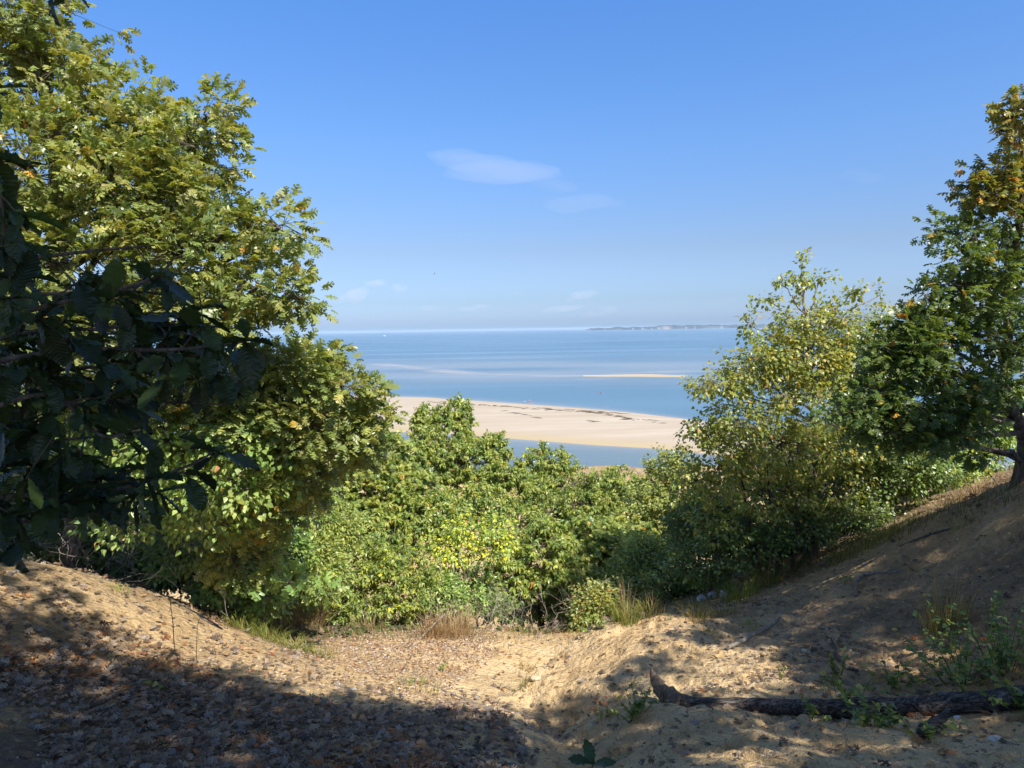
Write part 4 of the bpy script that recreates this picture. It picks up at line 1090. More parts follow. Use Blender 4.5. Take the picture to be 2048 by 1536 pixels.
# right leaning oak
b = P(2035, 968, 9.3); b[2] = gz(b[0], b[1])
lob = [L(2000, 440, 8.2, 45, 26), L(2055, 490, 8.2, 40, 30), L(1870, 462, 8.1, 26, 16), L(1925, 520, 8.0, 36, 20), L(1985, 540, 8.1, 50, 26), L(1905, 570, 8.0, 44, 20),
       L(1850, 590, 8.0, 26, 22), L(1960, 610, 8.0, 60, 26), L(1880, 650, 8, 56, 28), L(2010, 680, 8, 60, 34), L(1810, 655, 8, 36, 26), L(1800, 725, 7.9, 62, 28), L(1900, 745, 7.9, 76, 30), L(1990, 770, 7.9, 50, 26), L(1750, 780, 7.9, 46, 20), L(1830, 810, 7.9, 80, 26), L(1890, 860, 8, 70, 24), L(2110, 620, 8.3, 50, 70), L(1940, 900, 8.4, 36, 20), L(1740, 850, 8, 40, 20), L(1770, 700, 7.9, 40, 26), L(1720, 820, 7.9, 60, 26), L(1840, 690, 7.9, 60, 30), L(1930, 830, 8, 60, 30), L(1800, 870, 8, 70, 24), L(1950, 470, 8.1, 40, 24), L(2190, 420, 8.4, 80, 50), L(2240, 560, 8.6, 90, 60), L(2180, 720, 8.6, 90, 50), L(2130, 300, 8.3, 60, 40)]
e_wo = tree('white_oak', 'airy dark oak with a crooked leaning trunk at the right edge', 'oak tree', None, b, [P(2050, 880, 9.1), P(2012, 790, 8.7), P(2020, 640, 8.4), P(2040, 430, 8.2), P(2070, 180, 8.1)], lob, .11,
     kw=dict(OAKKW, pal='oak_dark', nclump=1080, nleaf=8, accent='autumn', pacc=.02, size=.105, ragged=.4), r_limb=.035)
gt = Geo(); gl = Geo()
for c_, rad_, w_ in [L(2050, 215, 8.0, 40, 22), L(2035, 250, 8.0, 30, 18), L(2000, 345, 8.2, 44, 20), L(2050, 360, 8.2, 44, 26), L(1940, 375, 8.2, 36, 24), L(1985, 390, 8.2, 50, 22)]:
    a_ = P(2052, 360 if c_[2] > 2 else 430, 8.15); tube(gt, curve(a_, (a_ + c_) / 2 + [0, 0, .08], c_, 8), np.linspace(.022, .008, 8), 6)
crown(gl, gt, [L(2050, 215, 8.0, 40, 22), L(2035, 250, 8.0, 30, 18), L(2000, 345, 8.2, 44, 20), L(2050, 360, 8.2, 44, 26), L(1940, 375, 8.2, 36, 24), L(1985, 390, 8.2, 50, 22)], OAKS, 'turning', .11, 120, 8, .13, droop=.2, accent='autumn', pacc=.06, ragged=.4)
gt.build('upper_branches', M_bark, e_wo, W(b)); o_ = gl.build('turning_leaves', M_leaf, e_wo, W(b)); o_['label'] = 'yellow and orange leaves of the upper boughs'

# sapling oak in front, with big lobed leaves
b = P(540, 1262, 9.3); b[2] = gz(b[0], b[1])
tree('oak_sapling', 'young oak sapling with a few big sunlit lobed leaves above the dry grass', 'sapling', None, b, [P(530, 1220, 9.2), P(560, 1180, 9.0)],
     [L(520, 1165, 8.9, 22, 12), L(580, 1160, 8.9, 34, 16), L(655, 1195, 8.9, 16, 18)], .014, kw=dict(OAKKW, pal='vine', nclump=18, nleaf=5, size=.15, cr=.1), r_limb=.007)

# ---------------------------------------------------------------- the overhead trees that shade the viewpoint
LITPOLY = [[(1000, 1265), (1170, 1275), (1120, 1340), (1040, 1385), (1000, 1425), (900, 1400), (720, 1375), (600, 1345), (440, 1330), (340, 1270), (240, 1215), (300, 1195), (440, 1245), (640, 1270)],
           [(140, 1190), (230, 1195), (380, 1270), (480, 1330), (640, 1370), (720, 1430), (600, 1400), (460, 1340), (300, 1270)],
           [(620, 1350), (1000, 1390), (1010, 1480), (900, 1450), (720, 1390)],
           [(1180, 1290), (1240, 1245), (1420, 1190), (1460, 1230), (1330, 1300), (1230, 1350), (1150, 1400), (1060, 1420), (1080, 1370)],
           [(1370, 1380), (1450, 1325), (1610, 1340), (1600, 1400), (1400, 1400)],
           [(1500, 1300), (1560, 1285), (1600, 1300), (1540, 1320)], [(1560, 1250), (1650, 1240), (1660, 1265), (1570, 1275)],
           [(-60, 1180), (60, 1150), (110, 1185), (20, 1230)], [(-40, 1270), (50, 1262), (60, 1310), (-40, 1320)], [(150, 1350), (250, 1355), (240, 1410), (150, 1400)], [(60, 1420), (150, 1430), (120, 1480), (50, 1460)],
           [(250, 1300), (330, 1310), (320, 1345), (260, 1340)], [(1180, 1490), (1260, 1480), (1270, 1530), (1190, 1540)], [(1480, 1480), (1600, 1475), (1600, 1510), (1480, 1515)], [(1950, 1180), (2048, 1150), (2048, 1185), (1960, 1210)],
           [(1660, 1350), (1740, 1280), (1880, 1250), (1880, 1320), (1790, 1360)],
           [(1600, 1175), (1690, 1130), (1720, 1155), (1640, 1190)],
           [(1820, 1130), (1930, 1070), (1960, 1100), (1870, 1150)]]
TREEPOLY = [[(0, -300), (130, -60), (230, 180), (480, 160), (640, 420), (640, 640), (760, 780), (960, 790), (1060, 880), (1300, 940), (1440, 760), (1600, 500), (1720, 560), (1760, 700), (1650, 820), (1560, 900), (1500, 1100), (1180, 1260), (620, 1270), (420, 1200), (120, 1110), (120, 900), (0, 800)]]
def shadow_ok(pts):
    """keep a clump unless its shadow would fall where the photo shows sunlight"""
    d = -sun_to
    keepm = np.ones(len(pts), bool)
    done = np.zeros(len(pts), bool)
    for t in np.arange(1.0, 40, .25):
        q = pts + d * t
        px, py = proj(q)
        g_ = height(q[:, 0], q[:, 1], False)
        hitg = (q[:, 2] < g_) & ~done
        if hitg.any():
            lit = np.zeros(len(pts), bool)
            for pl in LITPOLY: lit |= inpoly(px, py, pl)
            lit |= (vnoise(q[:, 0] * 1.5, q[:, 1] * 1.5, 91) > .40) & (q[:, 1] > 3.2)
            keepm &= ~(hitg & lit)
            done |= hitg
        # sunlit crowns: depth between 6.3 and 25 m inside the photo outline of the lit trees
        inside = (~done) & (q[:, 1] > 6.4) & (q[:, 1] < 23)
        if inside.any():
            tr = np.zeros(len(pts), bool)
            for pl in TREEPOLY: tr |= inpoly(px, py, pl)
            keepm &= ~(inside & tr)
        # upper part of the leaning oak stays lit
        ok_ = (~done) & (q[:, 1] > 7.0) & (q[:, 1] < 9.5) & inpoly(px, py, [(1840, 150), (2300, 150), (2300, 380), (1900, 430)])
        keepm &= ~ok_
    # nothing inside the picture
    px, py = proj(pts)
    vis = (pts @ fwd > -.2) & (px > -160) & (px < 2210) & (py > -160) & (py < 1700)
    return keepm & ~vis
def shade_tree(name, label, base, trunk, boxes, ncl, r0):
    e = empty(name, W(base), label, 'oak tree', 'overhanging oaks around the viewpoint')
    gt = Geo(); gt.smooth = True; gb = Geo(); gl = Geo()
    path = smoothpath([base - np.array([0, 0, .3])] + trunk, 22)
    tube(gt, path, r0 * (1 - .7 * np.linspace(0, 1, 22)), 12, rough=.1)
    for c, rad, wgt in boxes:
        a = path[15]; tube(gb, curve(a, (a + c) / 2 + [0, 0, .3], c, 8), np.linspace(.06, .02, 8), 6)
    n0 = 0
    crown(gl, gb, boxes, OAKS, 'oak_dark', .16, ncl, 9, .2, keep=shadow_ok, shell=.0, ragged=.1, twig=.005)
    gt.build('trunk', M_bark, e, W(base)); gb.build('branches', M_bark, e, W(base)); gl.build('crown', M_leaf, e, W(base))
    return e
def B(x, y, z, a, b_, c_): return (np.array([x, y, z], float), np.array([a, b_, c_], float), a * b_)
e_near = shade_tree('chestnut_oak', 'chestnut oak whose big dark toothed leaves hang into the left of the view', np.array([-3.2, -1.2, gz(-3.2, -1.2)]), [np.array([-3.1, -1.2, 1.5]), np.array([-2.9, -1.3, 4.0])],
           [B(-2.5, -.3, 4.6, 2.2, 2.4, 1.4), B(-.2, -1.0, 4.4, 2.2, 2.6, 1.5), B(-4.5, 1.2, 4.6, 2, 2, 1.3), B(-1.0, -3.2, 5.2, 2.6, 2.2, 1.4), B(-5.5, .4, 3.8, 1.6, 2.4, 1.6), B(-2.2, 1.6, 5.6, 2.2, 1.6, 1.2), B(-2.4, 3.3, 4.9, 2.0, 1.5, 1.0), B(-4.2, 3.2, 4.6, 1.6, 1.5, 1.2)], 2100, .15)
shade_tree('scarlet_oak', 'tall oak just behind the viewpoint', np.array([3.0, -4.5, gz(3.0, -4.5)]), [np.array([3.1, -4.4, 2.5]), np.array([3.0, -4, 6.0])],
           [B(2.4, -1.4, 4.8, 2.4, 2.6, 1.8), B(4.6, -1.4, 5.2, 2.2, 2.6, 1.8), B(1.5, -5.5, 6.2, 2.6, 2.4, 1.6), B(5, -5.5, 6.6, 2.6, 2.4, 1.6), B(3.6, .2, 4.8, 2.0, 1.6, 1.3), B(1.2, .2, 5.2, 1.8, 1.6, 1.2)], 1700, .18)
shade_tree('scarlet_oak', 'tall oak to the right of the viewpoint', np.array([8.3, -.5, gz(8.3, -.5)]), [np.array([8.3, -.6, 2.5]), np.array([8.1, -1, 6.0])],
           [B(7.0, .6, 4.6, 2.2, 2.4, 1.8), B(9.0, 3.4, 5.8, 2.2, 2.2, 1.9), B(8.2, 5.0, 6.4, 1.8, 1.8, 1.8), B(9.4, 1.2, 5.2, 2.2, 2.6, 1.9), B(8.5, 2.0, 3.4, 1.8, 1.8, 1.6), B(6.2, .2, 3.6, 1.6, 1.6, 1.3), B(7.6, -3.2, 6.0, 2.6, 2.4, 1.7), B(10.8, -1.4, 6, 2.2, 2.6, 1.8), B(11, 2.4, 5, 2, 2.2, 1.8), B(10.4, 1.0, 7.5, 2, 2.4, 1.6)], 2600, .18)

# hanging near foliage of the chestnut oak
def sprays(e, b0, paths, label=None):
    gt = Geo(); gt.smooth = True; gl = Geo()
    for pts, ends in paths:
        pts = [P(*p) for p in pts]
        pth = smoothpath(pts, 24); tube(gt, pth, np.linspace(.013, .004, 24), 6)
        for (px, py, Y, n, sz) in ends:
            q = P(px, py, Y)
            k = int(np.argmin(np.linalg.norm(pth - q, axis=1))); k = max(0, k - 2)
            a = pth[k]; tw = curve(a, (a + q) / 2 + [0, 0, .02], q, 6)
            tube(gt, tw, np.linspace(.004, .0022, 6), 5)
            ax = unit((q - a) + R.normal(0, .02, 3))
            rnd = unit(R.normal(size=(n, 3)))
            ang = R.uniform(0, 6.28) + np.arange(n) * 2.4
            ref = np.cross(ax, [0, 0, 1.0]); ref = unit(ref); ref2 = np.cross(ax, ref)
            side = ref[None] * np.cos(ang)[:, None] + ref2[None] * np.sin(ang)[:, None]
            pos = q[None] - ax[None] * R.uniform(0, .05, (n, 1))
            dr = unit(ax * .45 + side * .9 + np.array([0, 0, -.35]) + rnd * .12)
            nm = unit(np.array([0, 0, 1.0]) + rnd * .55 - dr * .2)
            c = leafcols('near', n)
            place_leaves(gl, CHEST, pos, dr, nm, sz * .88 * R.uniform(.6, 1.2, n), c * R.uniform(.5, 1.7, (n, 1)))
    gt.build('hanging_branches', M_bark, e, W(b0))
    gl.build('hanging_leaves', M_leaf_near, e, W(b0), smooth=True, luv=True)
b0 = np.array([-3.2, -1.2, gz(-3.2, -1.2)])
A1 = ([(-260, 560, 1.9), (-60, 640, 2.3), (120, 605, 2.4), (300, 560, 2.4), (345, 520, 2.4)], [(320, 545, 2.4, 6, .15), (235, 600, 2.4, 6, .15), (165, 560, 2.4, 6, .15), (90, 640, 2.4, 6, .16), (30, 590, 2.3, 6, .15), (270, 640, 2.45, 6, .16), (150, 690, 2.5, 6, .17)])
A2 = ([(-260, 760, 2.1), (-60, 730, 2.4), (150, 700, 2.5), (330, 700, 2.5), (440, 690, 2.5), (520, 675, 2.55)], [(500, 680, 2.5, 6, .16), (430, 700, 2.5, 6, .15), (370, 720, 2.5, 6, .15), (410, 650, 2.5, 6, .15), (330, 760, 2.45, 6, .15), (230, 730, 2.5, 6, .17), (120, 770, 2.5, 6, .17), (40, 740, 2.4, 6, .16), (440, 760, 2.5, 5, .14)])
A3 = ([(-300, 900, 2.2), (-60, 830, 2.4), (100, 790, 2.5), (200, 870, 2.5), (280, 860, 2.5)], [(180, 820, 2.5, 7, .17), (90, 850, 2.45, 7, .17), (20, 860, 2.4, 6, .17), (260, 860, 2.5, 6, .15), (130, 930, 2.5, 6, .17), (50, 960, 2.4, 6, .17), (240, 800, 2.6, 6, .15)])
A4 = ([(-200, 1000, 2.4), (60, 990, 2.6), (230, 980, 2.7), (380, 930, 2.7), (425, 905, 2.7)], [(440, 900, 2.7, 6, .16), (395, 950, 2.75, 5, .15), (270, 1000, 2.6, 6, .15), (190, 960, 2.6, 6, .16), (120, 1010, 2.6, 6, .16), (40, 1040, 2.5, 6, .16), (290, 960, 2.5, 5, .17)])
A5 = ([(-200, 120, 2.1), (-60, 180, 2.2), (-10, 330, 2.3), (10, 470, 2.3), (40, 590, 2.35)], [(-10, 190, 2.2, 4, .15), (10, 330, 2.3, 6, .16), (-20, 400, 2.3, 6, .16), (40, 440, 2.3, 5, .14), (0, 520, 2.3, 6, .16), (70, 500, 2.4, 5, .13)])
A6 = ([(-200, -160, 2.4), (0, -110, 2.6), (110, -60, 2.7)], [(115, -22, 2.7, 4, .11), (140, -10, 2.7, 3, .10)])
A7 = ([(-300, 660, 2.6), (-80, 690, 2.8), (80, 660, 2.9), (200, 660, 3.0)], [(60, 620, 2.9, 7, .16), (140, 640, 2.9, 7, .16), (200, 680, 3.0, 7, .16), (20, 700, 2.8, 7, .16), (100, 720, 2.9, 7, .16), (290, 680, 3.0, 7, .16), (-10, 780, 2.8, 7, .16), (160, 770, 2.9, 7, .16), (70, 800, 2.9, 7, .16)])
A8 = ([(-300, 980, 2.4), (-80, 1010, 2.6), (40, 1000, 2.7)], [(10, 930, 2.6, 7, .17), (-30, 1010, 2.6, 7, .17), (70, 960, 2.7, 7, .17), (30, 1090, 2.6, 5, .17)])
rs = np.random.default_rng(31)
NEARPOLY = [(-60, 340), (90, 520), (230, 520), (340, 560), (520, 680), (450, 800), (330, 780), (300, 900), (330, 1010), (200, 1060), (100, 1010), (60, 1120), (-60, 1100)]
FILLSPR = []
for k in range(9):
    ends = []
    while len(ends) < 9:
        q = (rs.uniform(-60, 520), rs.uniform(340, 1100))
        if inpoly(q[0], q[1], NEARPOLY) and abs(q[1] - (430 + k * 75)) < 70: ends.append((q[0], q[1], rs.uniform(2.7, 3.3), 6, .15))
    yk = 430 + k * 75; far_ = max(e_[0] for e_ in ends)
    FILLSPR.append(([(-320, yk + 10, 2.8), (-80, yk + 25, 2.9), (far_ * .5, yk, 3.0), (far_, yk + rs.uniform(-20, 20), 3.05)], ends))
sprays(e_near, b0, [A1, A2, A3, A4, A5, A6, A7, A8] + FILLSPR)
# small near sprig at the bottom of the frame
xb, yb = P(1185, 1600, 3.4)[:2]; bb = np.array([xb, yb, gz(xb, yb)])
e = empty('oak_seedling', W(bb), 'dark-leaved oak seedling poking up at the bottom edge of the picture', 'seedling')
g = Geo(); top = P(1185, 1530, 3.35); tube(g, curve(bb, bb * .5 + top * .5, top, 6), np.linspace(.006, .003, 6), 5); g.build('stem', M_bark, e, W(bb))
g = Geo(); dr = np.array([[-.2, .1, .9], [.7, .1, .1], [-.9, .2, .25], [.2, -.4, .3]]); place_leaves(g, CHEST, np.repeat(top[None], 4, 0), dr, np.array([[.3, -.9, .4], [0, -.3, 1], [0, -.3, 1], [0, 0, 1.0]]), .12, np.array([.045, .085, .03])); g.build('leaves', M_leaf_near, e, W(bb), smooth=True, luv=True)

# ---------------------------------------------------------------- on the ground
def litter():
    """fallen leaves: dense and grey on the left, broken and pale in the middle, scattered elsewhere"""
    g = Geo(); n = 330000
    x = R.uniform(-9, 9, n); y = R.uniform(1.2, 14.5, n)
    z = height(x, y); p = np.stack([x, y, z], 1)
    px, py = proj(p)
    dens = np.full(n, .05)
    dens = np.where(x < .2 - .10 * y, .12, dens)
    dl = sstep(700, 100, px + (1536 - py) * -.9) * sstep(1180, 1330, py)
    band = inpoly(px, py, [(-400, 1290), (150, 1310), (420, 1370), (640, 1405), (900, 1450), (1120, 1600), (-400, 1900)])
    dens = np.maximum(dens, .75 * band)
    dens = np.maximum(dens, .42 * inpoly(px, py, [(-400, 1120), (100, 1180), (330, 1290), (500, 1380), (-400, 1400)]))
    dens = np.where(inpoly(px, py, [(-200, 1400), (110, 1420), (200, 1480), (230, 1600), (-300, 1700)]), .12, dens)
    dens = np.where(inpoly(px, py, [(420, 1270), (700, 1360), (1000, 1400), (1010, 1460), (800, 1420), (560, 1370), (400, 1300)]), .16, dens)
    dens = np.where(inpoly(px, py, [(640, 1255), (960, 1262), (960, 1330), (860, 1400), (700, 1340)]), 0.25, dens)
    dens = np.where(inpoly(px, py, [(880, 1400), (1000, 1430), (1080, 1530), (980, 1520), (860, 1440)]), .5, dens)
    dens = np.where(x > .3 + .08 * y, np.where((y > 5.5) & (x > 1.5), .10, .035), dens)
    dens = dens * (.35 + .65 * sstep(-.3, .35, fbm(x * 1.4, y * 1.4, 3, 8)))
    dens = dens * np.clip(6.0 / np.hypot(x, y), .35, 1.3)
    dens = np.where(inpoly(px, py, [(150, 1370), (420, 1375), (640, 1410), (820, 1450), (1000, 1545), (1000, 1700), (150, 1700), (60, 1430)]), .95 * (.75 + .5 * fbm(x * 2, y * 2, 2, 71)), dens)
    m = R.random(n) < dens
    p = p[m]; k = len(p)
    pal = np.array([(.24, .18, .13), (.17, .125, .09), (.30, .21, .14), (.20, .13, .08), (.11, .08, .06), (.34, .25, .17), (.28, .235, .20)])
    c = pal[R.integers(0, len(pal), k)] * R.uniform(.7, 1.25, (k, 1))
    px, py = proj(p)
    orange = (R.random(k) < .07 + .35 * (vnoise(p[:, 0] * 1.1, p[:, 1] * 1.1, 99) > .55))
    opal = np.array([(.36, .14, .05), (.40, .20, .08), (.28, .10, .04), (.44, .26, .13)])
    c[orange] = opal[R.integers(0, 4, int(orange.sum()))] * R.uniform(.7, 1.15, (int(orange.sum()), 1))
    a = R.uniform(0, 2 * np.pi, k)
    dr = np.stack([np.cos(a), np.sin(a), R.normal(0, .2, k)], 1)
    nm = unit(np.array([0, 0, 1.0]) + R.normal(0, .5, (k, 3)))
    mid = inpoly(px, py, [(600, 1230), (980, 1255), (1000, 1330), (860, 1410), (680, 1350)])
    sz = R.uniform(.03, .085, k); sz[mid] *= .55
    p = p - dr * sz[:, None] * .5; p[:, 2] = height(p[:, 0], p[:, 1]) + R.uniform(.006, .03, k)
    place_leaves(g, OAKS, p[:], dr, nm, sz, c)
    # fragments and small pale bits in the middle terrace
    n = 42000; x = R.uniform(-4.2, 1.2, n); y = R.uniform(7.0, 12.4, n); q = np.stack([x, y, height(x, y)], 1); px, py = proj(q)
    d = .9 * inpoly(px, py, [(600, 1230), (990, 1258), (1000, 1310), (900, 1380), (700, 1345), (560, 1300)]) + .25 * inpoly(px, py, [(420, 1270), (700, 1360), (1000, 1400), (1200, 1500), (600, 1400), (400, 1300)])
    d = d * (.4 + .6 * sstep(-.3, .3, fbm(x * 2, y * 2, 2, 4)))
    m = R.random(n) < d; q = q[m]; k = len(q); q[:, 2] += R.uniform(.003, .02, k)
    pal = np.array([(.38, .28, .20), (.30, .19, .12), (.48, .38, .30), (.36, .18, .09), (.22, .16, .12), (.58, .48, .4)])
    a = R.uniform(0, 6.28, k); dr = np.stack([np.cos(a), np.sin(a), R.normal(0, .3, k)], 1)
    place_leaves(g, LANCE, q, dr, unit(np.array([0, 0, 1.0]) + R.normal(0, .4, (k, 3))), R.uniform(.025, .06, k), pal[R.integers(0, 6, k)] * R.uniform(.75, 1.2, (k, 1)))
    tag(g.build('leaf_litter', M_dry), 'dry brown, grey and orange oak leaves strewn over the sand', 'fallen leaves', kind='stuff')
    # slope beyond the lip
    g = Geo(); n = 110000
    y = 10 + 22 * R.random(n)**1.6; x = R.uniform(-1, 1, n) * y * 1.05; z = height(x, y)
    m = (y > crestY(x)); x, y, z = x[m], y[m], z[m]; k = len(x)
    a = R.uniform(0, 6.28, k); dr = np.stack([np.cos(a), np.sin(a), R.normal(0, .3, k)], 1)
    pal2 = np.array([(.16, .11, .07), (.10, .08, .05), (.07, .09, .03), (.22, .15, .09), (.06, .1, .03)])
    place_leaves(g, LANCE, np.stack([x, y, z + .02], 1), dr, unit(np.array([0, 0, 1.0]) + R.normal(0, .5, (k, 3))), R.uniform(.08, .2, k), pal2[R.integers(0, 5, k)])
    tag(g.build('ground_cover', M_dry), 'brown and green leafy ground cover on the slope under the trees', 'undergrowth', kind='stuff')
litter()

def pebbles():
    g = Geo(); n = 42000
    x = R.uniform(-7, 8, n); y = R.uniform(1.5, 12, n)
    d = .10 + .5 * sstep(.5, 3, x - .1 * y) + .12 * (x < -1.5)
    d = d * (.3 + .7 * sstep(-.2, .4, fbm(x * 1.1, y * 1.1, 3, 44)))
    m = R.random(n) < d; x, y = x[m], y[m]; k = len(x)
    s = R.lognormal(math.log(.006), .45, k)
    base = np.array([[1, 0, 0], [-1, 0, 0], [0, 1, 0], [0, -1, 0], [0, 0, .8], [0, 0, -.8]], float)
    f0 = np.array([[0, 2, 4], [2, 1, 4], [1, 3, 4], [3, 0, 4], [2, 0, 5], [1, 2, 5], [3, 1, 5], [0, 3, 5]])
    c = np.stack([x, y, height(x, y) + s * .3], 1)
    v = c[:, None] + s[:, None, None] * base[None] * R.uniform(.6, 1.3, (k, 1, 3)) + s[:, None, None] * R.normal(0, .15, (k, 6, 3))
    f = (np.arange(k)[:, None, None] * 6 + f0[None]).reshape(-1, 3)
    pal = np.array([(.5, .44, .37), (.36, .31, .27), (.62, .58, .52), (.28, .2, .14), (.2, .17, .15)])
    g.add(v.reshape(-1, 3), f, np.repeat(pal[R.integers(0, 5, k)], 6, 0))
    n = 5200; x = R.uniform(.8, 7.5, n); y = R.uniform(2.5, 12, n); k = n
    s = R.lognormal(math.log(.011), .5, k)
    c = np.stack([x, y, height(x, y) + s * .2], 1)
    v = c[:, None] + s[:, None, None] * base[None] * R.uniform(.6, 1.4, (k, 1, 3)) * [1, 1, .7] + s[:, None, None] * R.normal(0, .2, (k, 6, 3))
    f = (np.arange(k)[:, None, None] * 6 + f0[None]).reshape(-1, 3)
    pal3 = np.array([(.34, .25, .14), (.22, .16, .10), (.12, .09, .06), (.42, .32, .19)])
    g.add(v.reshape(-1, 3), f, np.repeat(pal3[R.integers(0, 4, k)], 6, 0))
    # short dark twig crumbs
    n = 9000; x = R.uniform(-6, 7, n); y = R.uniform(1.8, 12, n); a = R.uniform(0, 6.28, n); l = R.uniform(.015, .07, n)
    A = np.stack([x, y, height(x, y) + .006], 1); Bq = A + np.stack([np.cos(a) * l, np.sin(a) * l, R.uniform(0, .012, n)], 1)
    sticks(g, A, Bq, .0022, .0012, [.12, .08, .055])
    tag(g.build('pebbles', M_stone), 'small pale pebbles and twig crumbs scattered in the sand', 'pebbles', kind='stuff')
pebbles()

# blades
def blades(g, c, n, spread, h0, h1, lean, pal, w_=.0032, bias=(0, 0, 0)):
    a = R.uniform(0, 6.28, n); r = spread * R.random(n)**.6
    bs = np.stack([c[0] + np.cos(a) * r, c[1] + np.sin(a) * r, np.zeros(n)], 1); bs[:, 2] = height(bs[:, 0], bs[:, 1]) - .01
    hh = R.uniform(h0, h1, n); az = a + R.normal(0, .7, n); ln = lean * R.uniform(.3, 1.3, n)
    d = np.stack([np.cos(az), np.sin(az), 0 * az], 1) + np.array(bias)
    sd = np.stack([-np.sin(az + R.normal(0, .8, n)), np.cos(az), 0 * az], 1)
    vs = []
    for t, ww in ((0, 1), (.35, .9), (.7, .6)):
        q = bs + d * (ln * hh * t**1.8)[:, None] + np.array([0, 0, 1.0]) * (hh * (t - .35 * ln * t * t))[:, None]
        vs += [q - sd * w_ * ww, q + sd * w_ * ww]
    vs.append(bs + d * (ln * hh)[:, None] + np.array([0, 0, 1.0]) * (hh * (1 - .45 * ln))[:, None])
    v = np.stack(vs, 1)
    f = np.array([[0, 1, 3], [0, 3, 2], [2, 3, 5], [2, 5, 4], [4, 5, 6]])
    pal = np.array(pal); col = pal[R.integers(0, len(pal), n)] * R.uniform(.75, 1.25, (n, 1))
    g.add(v.reshape(-1, 3), (np.arange(n)[:, None, None] * 7 + f[None]).reshape(-1, 3), np.repeat(col, 7, 0))
DRY = [(.42, .28, .15), (.34, .21, .11), (.50, .38, .22), (.28, .17, .10)]
GRN = [(.16, .22, .04), (.24, .26, .05), (.12, .17, .035), (.34, .31, .09)]
MIXG = DRY + GRN
SHADEG = [(.10, .13, .03), (.07, .10, .025), (.13, .14, .04), (.20, .17, .07)]  # darker verge greens, the right bank's shade put into the blade colour
def clump(px, py, n, spread, h0, h1, lean, pal, label, bias=(0, 0, 0), name='grass_clump', stalk=0):
    c = hit(px, py)
    g = Geo(); blades(g, c, n, spread, h0, h1, lean, pal, bias=bias)
    if stalk:
        blades(g, c, stalk, spread * .5, h1 * 1.3, h1 * 1.8, .18, DRY, .0028)
    o = g.build(name, M_grass, None, W(c))
    return tag(o, label, 'grass', 'grass clumps rooted along the edge of the sand')
clump(610, 1262, 230, .30, .35, .75, .55, DRY, 'tall dry reddish grass leaning right beneath the oak sapling leaves', (.5, 0, 0))
clump(560, 1262, 130, .22, .25, .6, .5, DRY + GRN[:1], 'dry grass clump at the left of the tall reddish one', (.2, 0, 0))
clump(905, 1272, 330, .33, .3, .65, .75, DRY, 'wide tan dry grass tussock arching over the edge above the sandy path', (.1, -.1, 0))
clump(860, 1275, 150, .25, .2, .5, .7, DRY, 'small tan tussock beside the foot of the pale leaning stick')
clump(735, 1262, 130, .3, .2, .45, .6, MIXG, 'sparse yellowish grass clump on the leaf-strewn terrace edge')
clump(490, 1262, 170, .22, .14, .3, .9, GRN, 'low green grass tuft at the top end of the left tuft row')
clump(535, 1280, 150, .2, .14, .3, .9, GRN, 'low yellow-green grass tuft, middle of the left tuft row')
clump(590, 1300, 150, .2, .14, .3, .9, GRN, 'green grass tuft hanging over the small dark hollow')
clump(640, 1312, 110, .18, .1, .24, .9, GRN, 'small green grass tuft at the lower end of the dark hollow')
clump(1252, 1245, 220, .18, .2, .42, .5, GRN, 'upright green grass tussock with tall dry stalks on top of the sand cut', stalk=26)
clump(1300, 1232, 120, .2, .15, .4, .6, MIXG, 'mixed green and tan grass right of the upright tussock')
clump(1395, 1238, 170, .22, .15, .35, .7, MIXG, 'golden grass tuft hanging over the right sand patch')
clump(1440, 1228, 160, .28, .1, .28, .6, MIXG, 'grass tuft just below the white plastic litter')
clump(1480, 1200, 200, .28, .2, .45, .6, GRN, 'bright green broad grass tuft right of the white plastic litter')
clump(1530, 1175, 160, .3, .2, .6, .4, GRN, 'tall thin grass on the crest left of the birch stems', stalk=14)
clump(1600, 1135, 160, .3, .15, .4, .5, MIXG, 'shaded grass clump on the crest below the birch stems')
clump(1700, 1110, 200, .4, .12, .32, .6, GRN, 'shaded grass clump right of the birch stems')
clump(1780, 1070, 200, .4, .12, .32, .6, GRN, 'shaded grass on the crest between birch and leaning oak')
clump(1960, 985, 150, .4, .12, .36, .6, DRY, 'sunlit straw-coloured grass behind the crest near the leaning oak')
clump(1885, 1010, 90, .4, .1, .3, .6, DRY, 'short straw-coloured grass left of the leaning oak trunk')
clump(830, 1372, 130, .28, .05, .14, .6, GRN, 'very short green grass patch in the middle of the leafy terrace')
clump(1050, 1340, 40, .14, .08, .2, .5, MIXG, 'thin wisp of grass on the sandy path')
clump(1048, 1375, 60, .12, .06, .2, .6, MIXG, 'small grass tuft by the pale stone low on the sandy path')
clump(1890, 1260, 230, .22, .25, .55, .35, MIXG, 'thin tall yellow grass on the shaded bank beside the ochre patch', stalk=8)
clump(1215, 1430, 50, .1, .08, .2, .7, GRN, 'little green tuft left of the weed by the log')
clump(1920, 1055, 50, .12, .08, .18, .8, GRN, 'single light green tuft high on the shaded right bank')
clump(1420, 1270, 50, .1, .05, .14, .7, MIXG, 'tiny tuft above the thin grey branch, left one')
clump(1500, 1250, 60, .12, .05, .14, .7, GRN, 'tiny green tuft above the thin grey branch, right one')
clump(240, 1185, 60, .12, .05, .14, .7, GRN, 'tiny green tuft on the left sand mound')

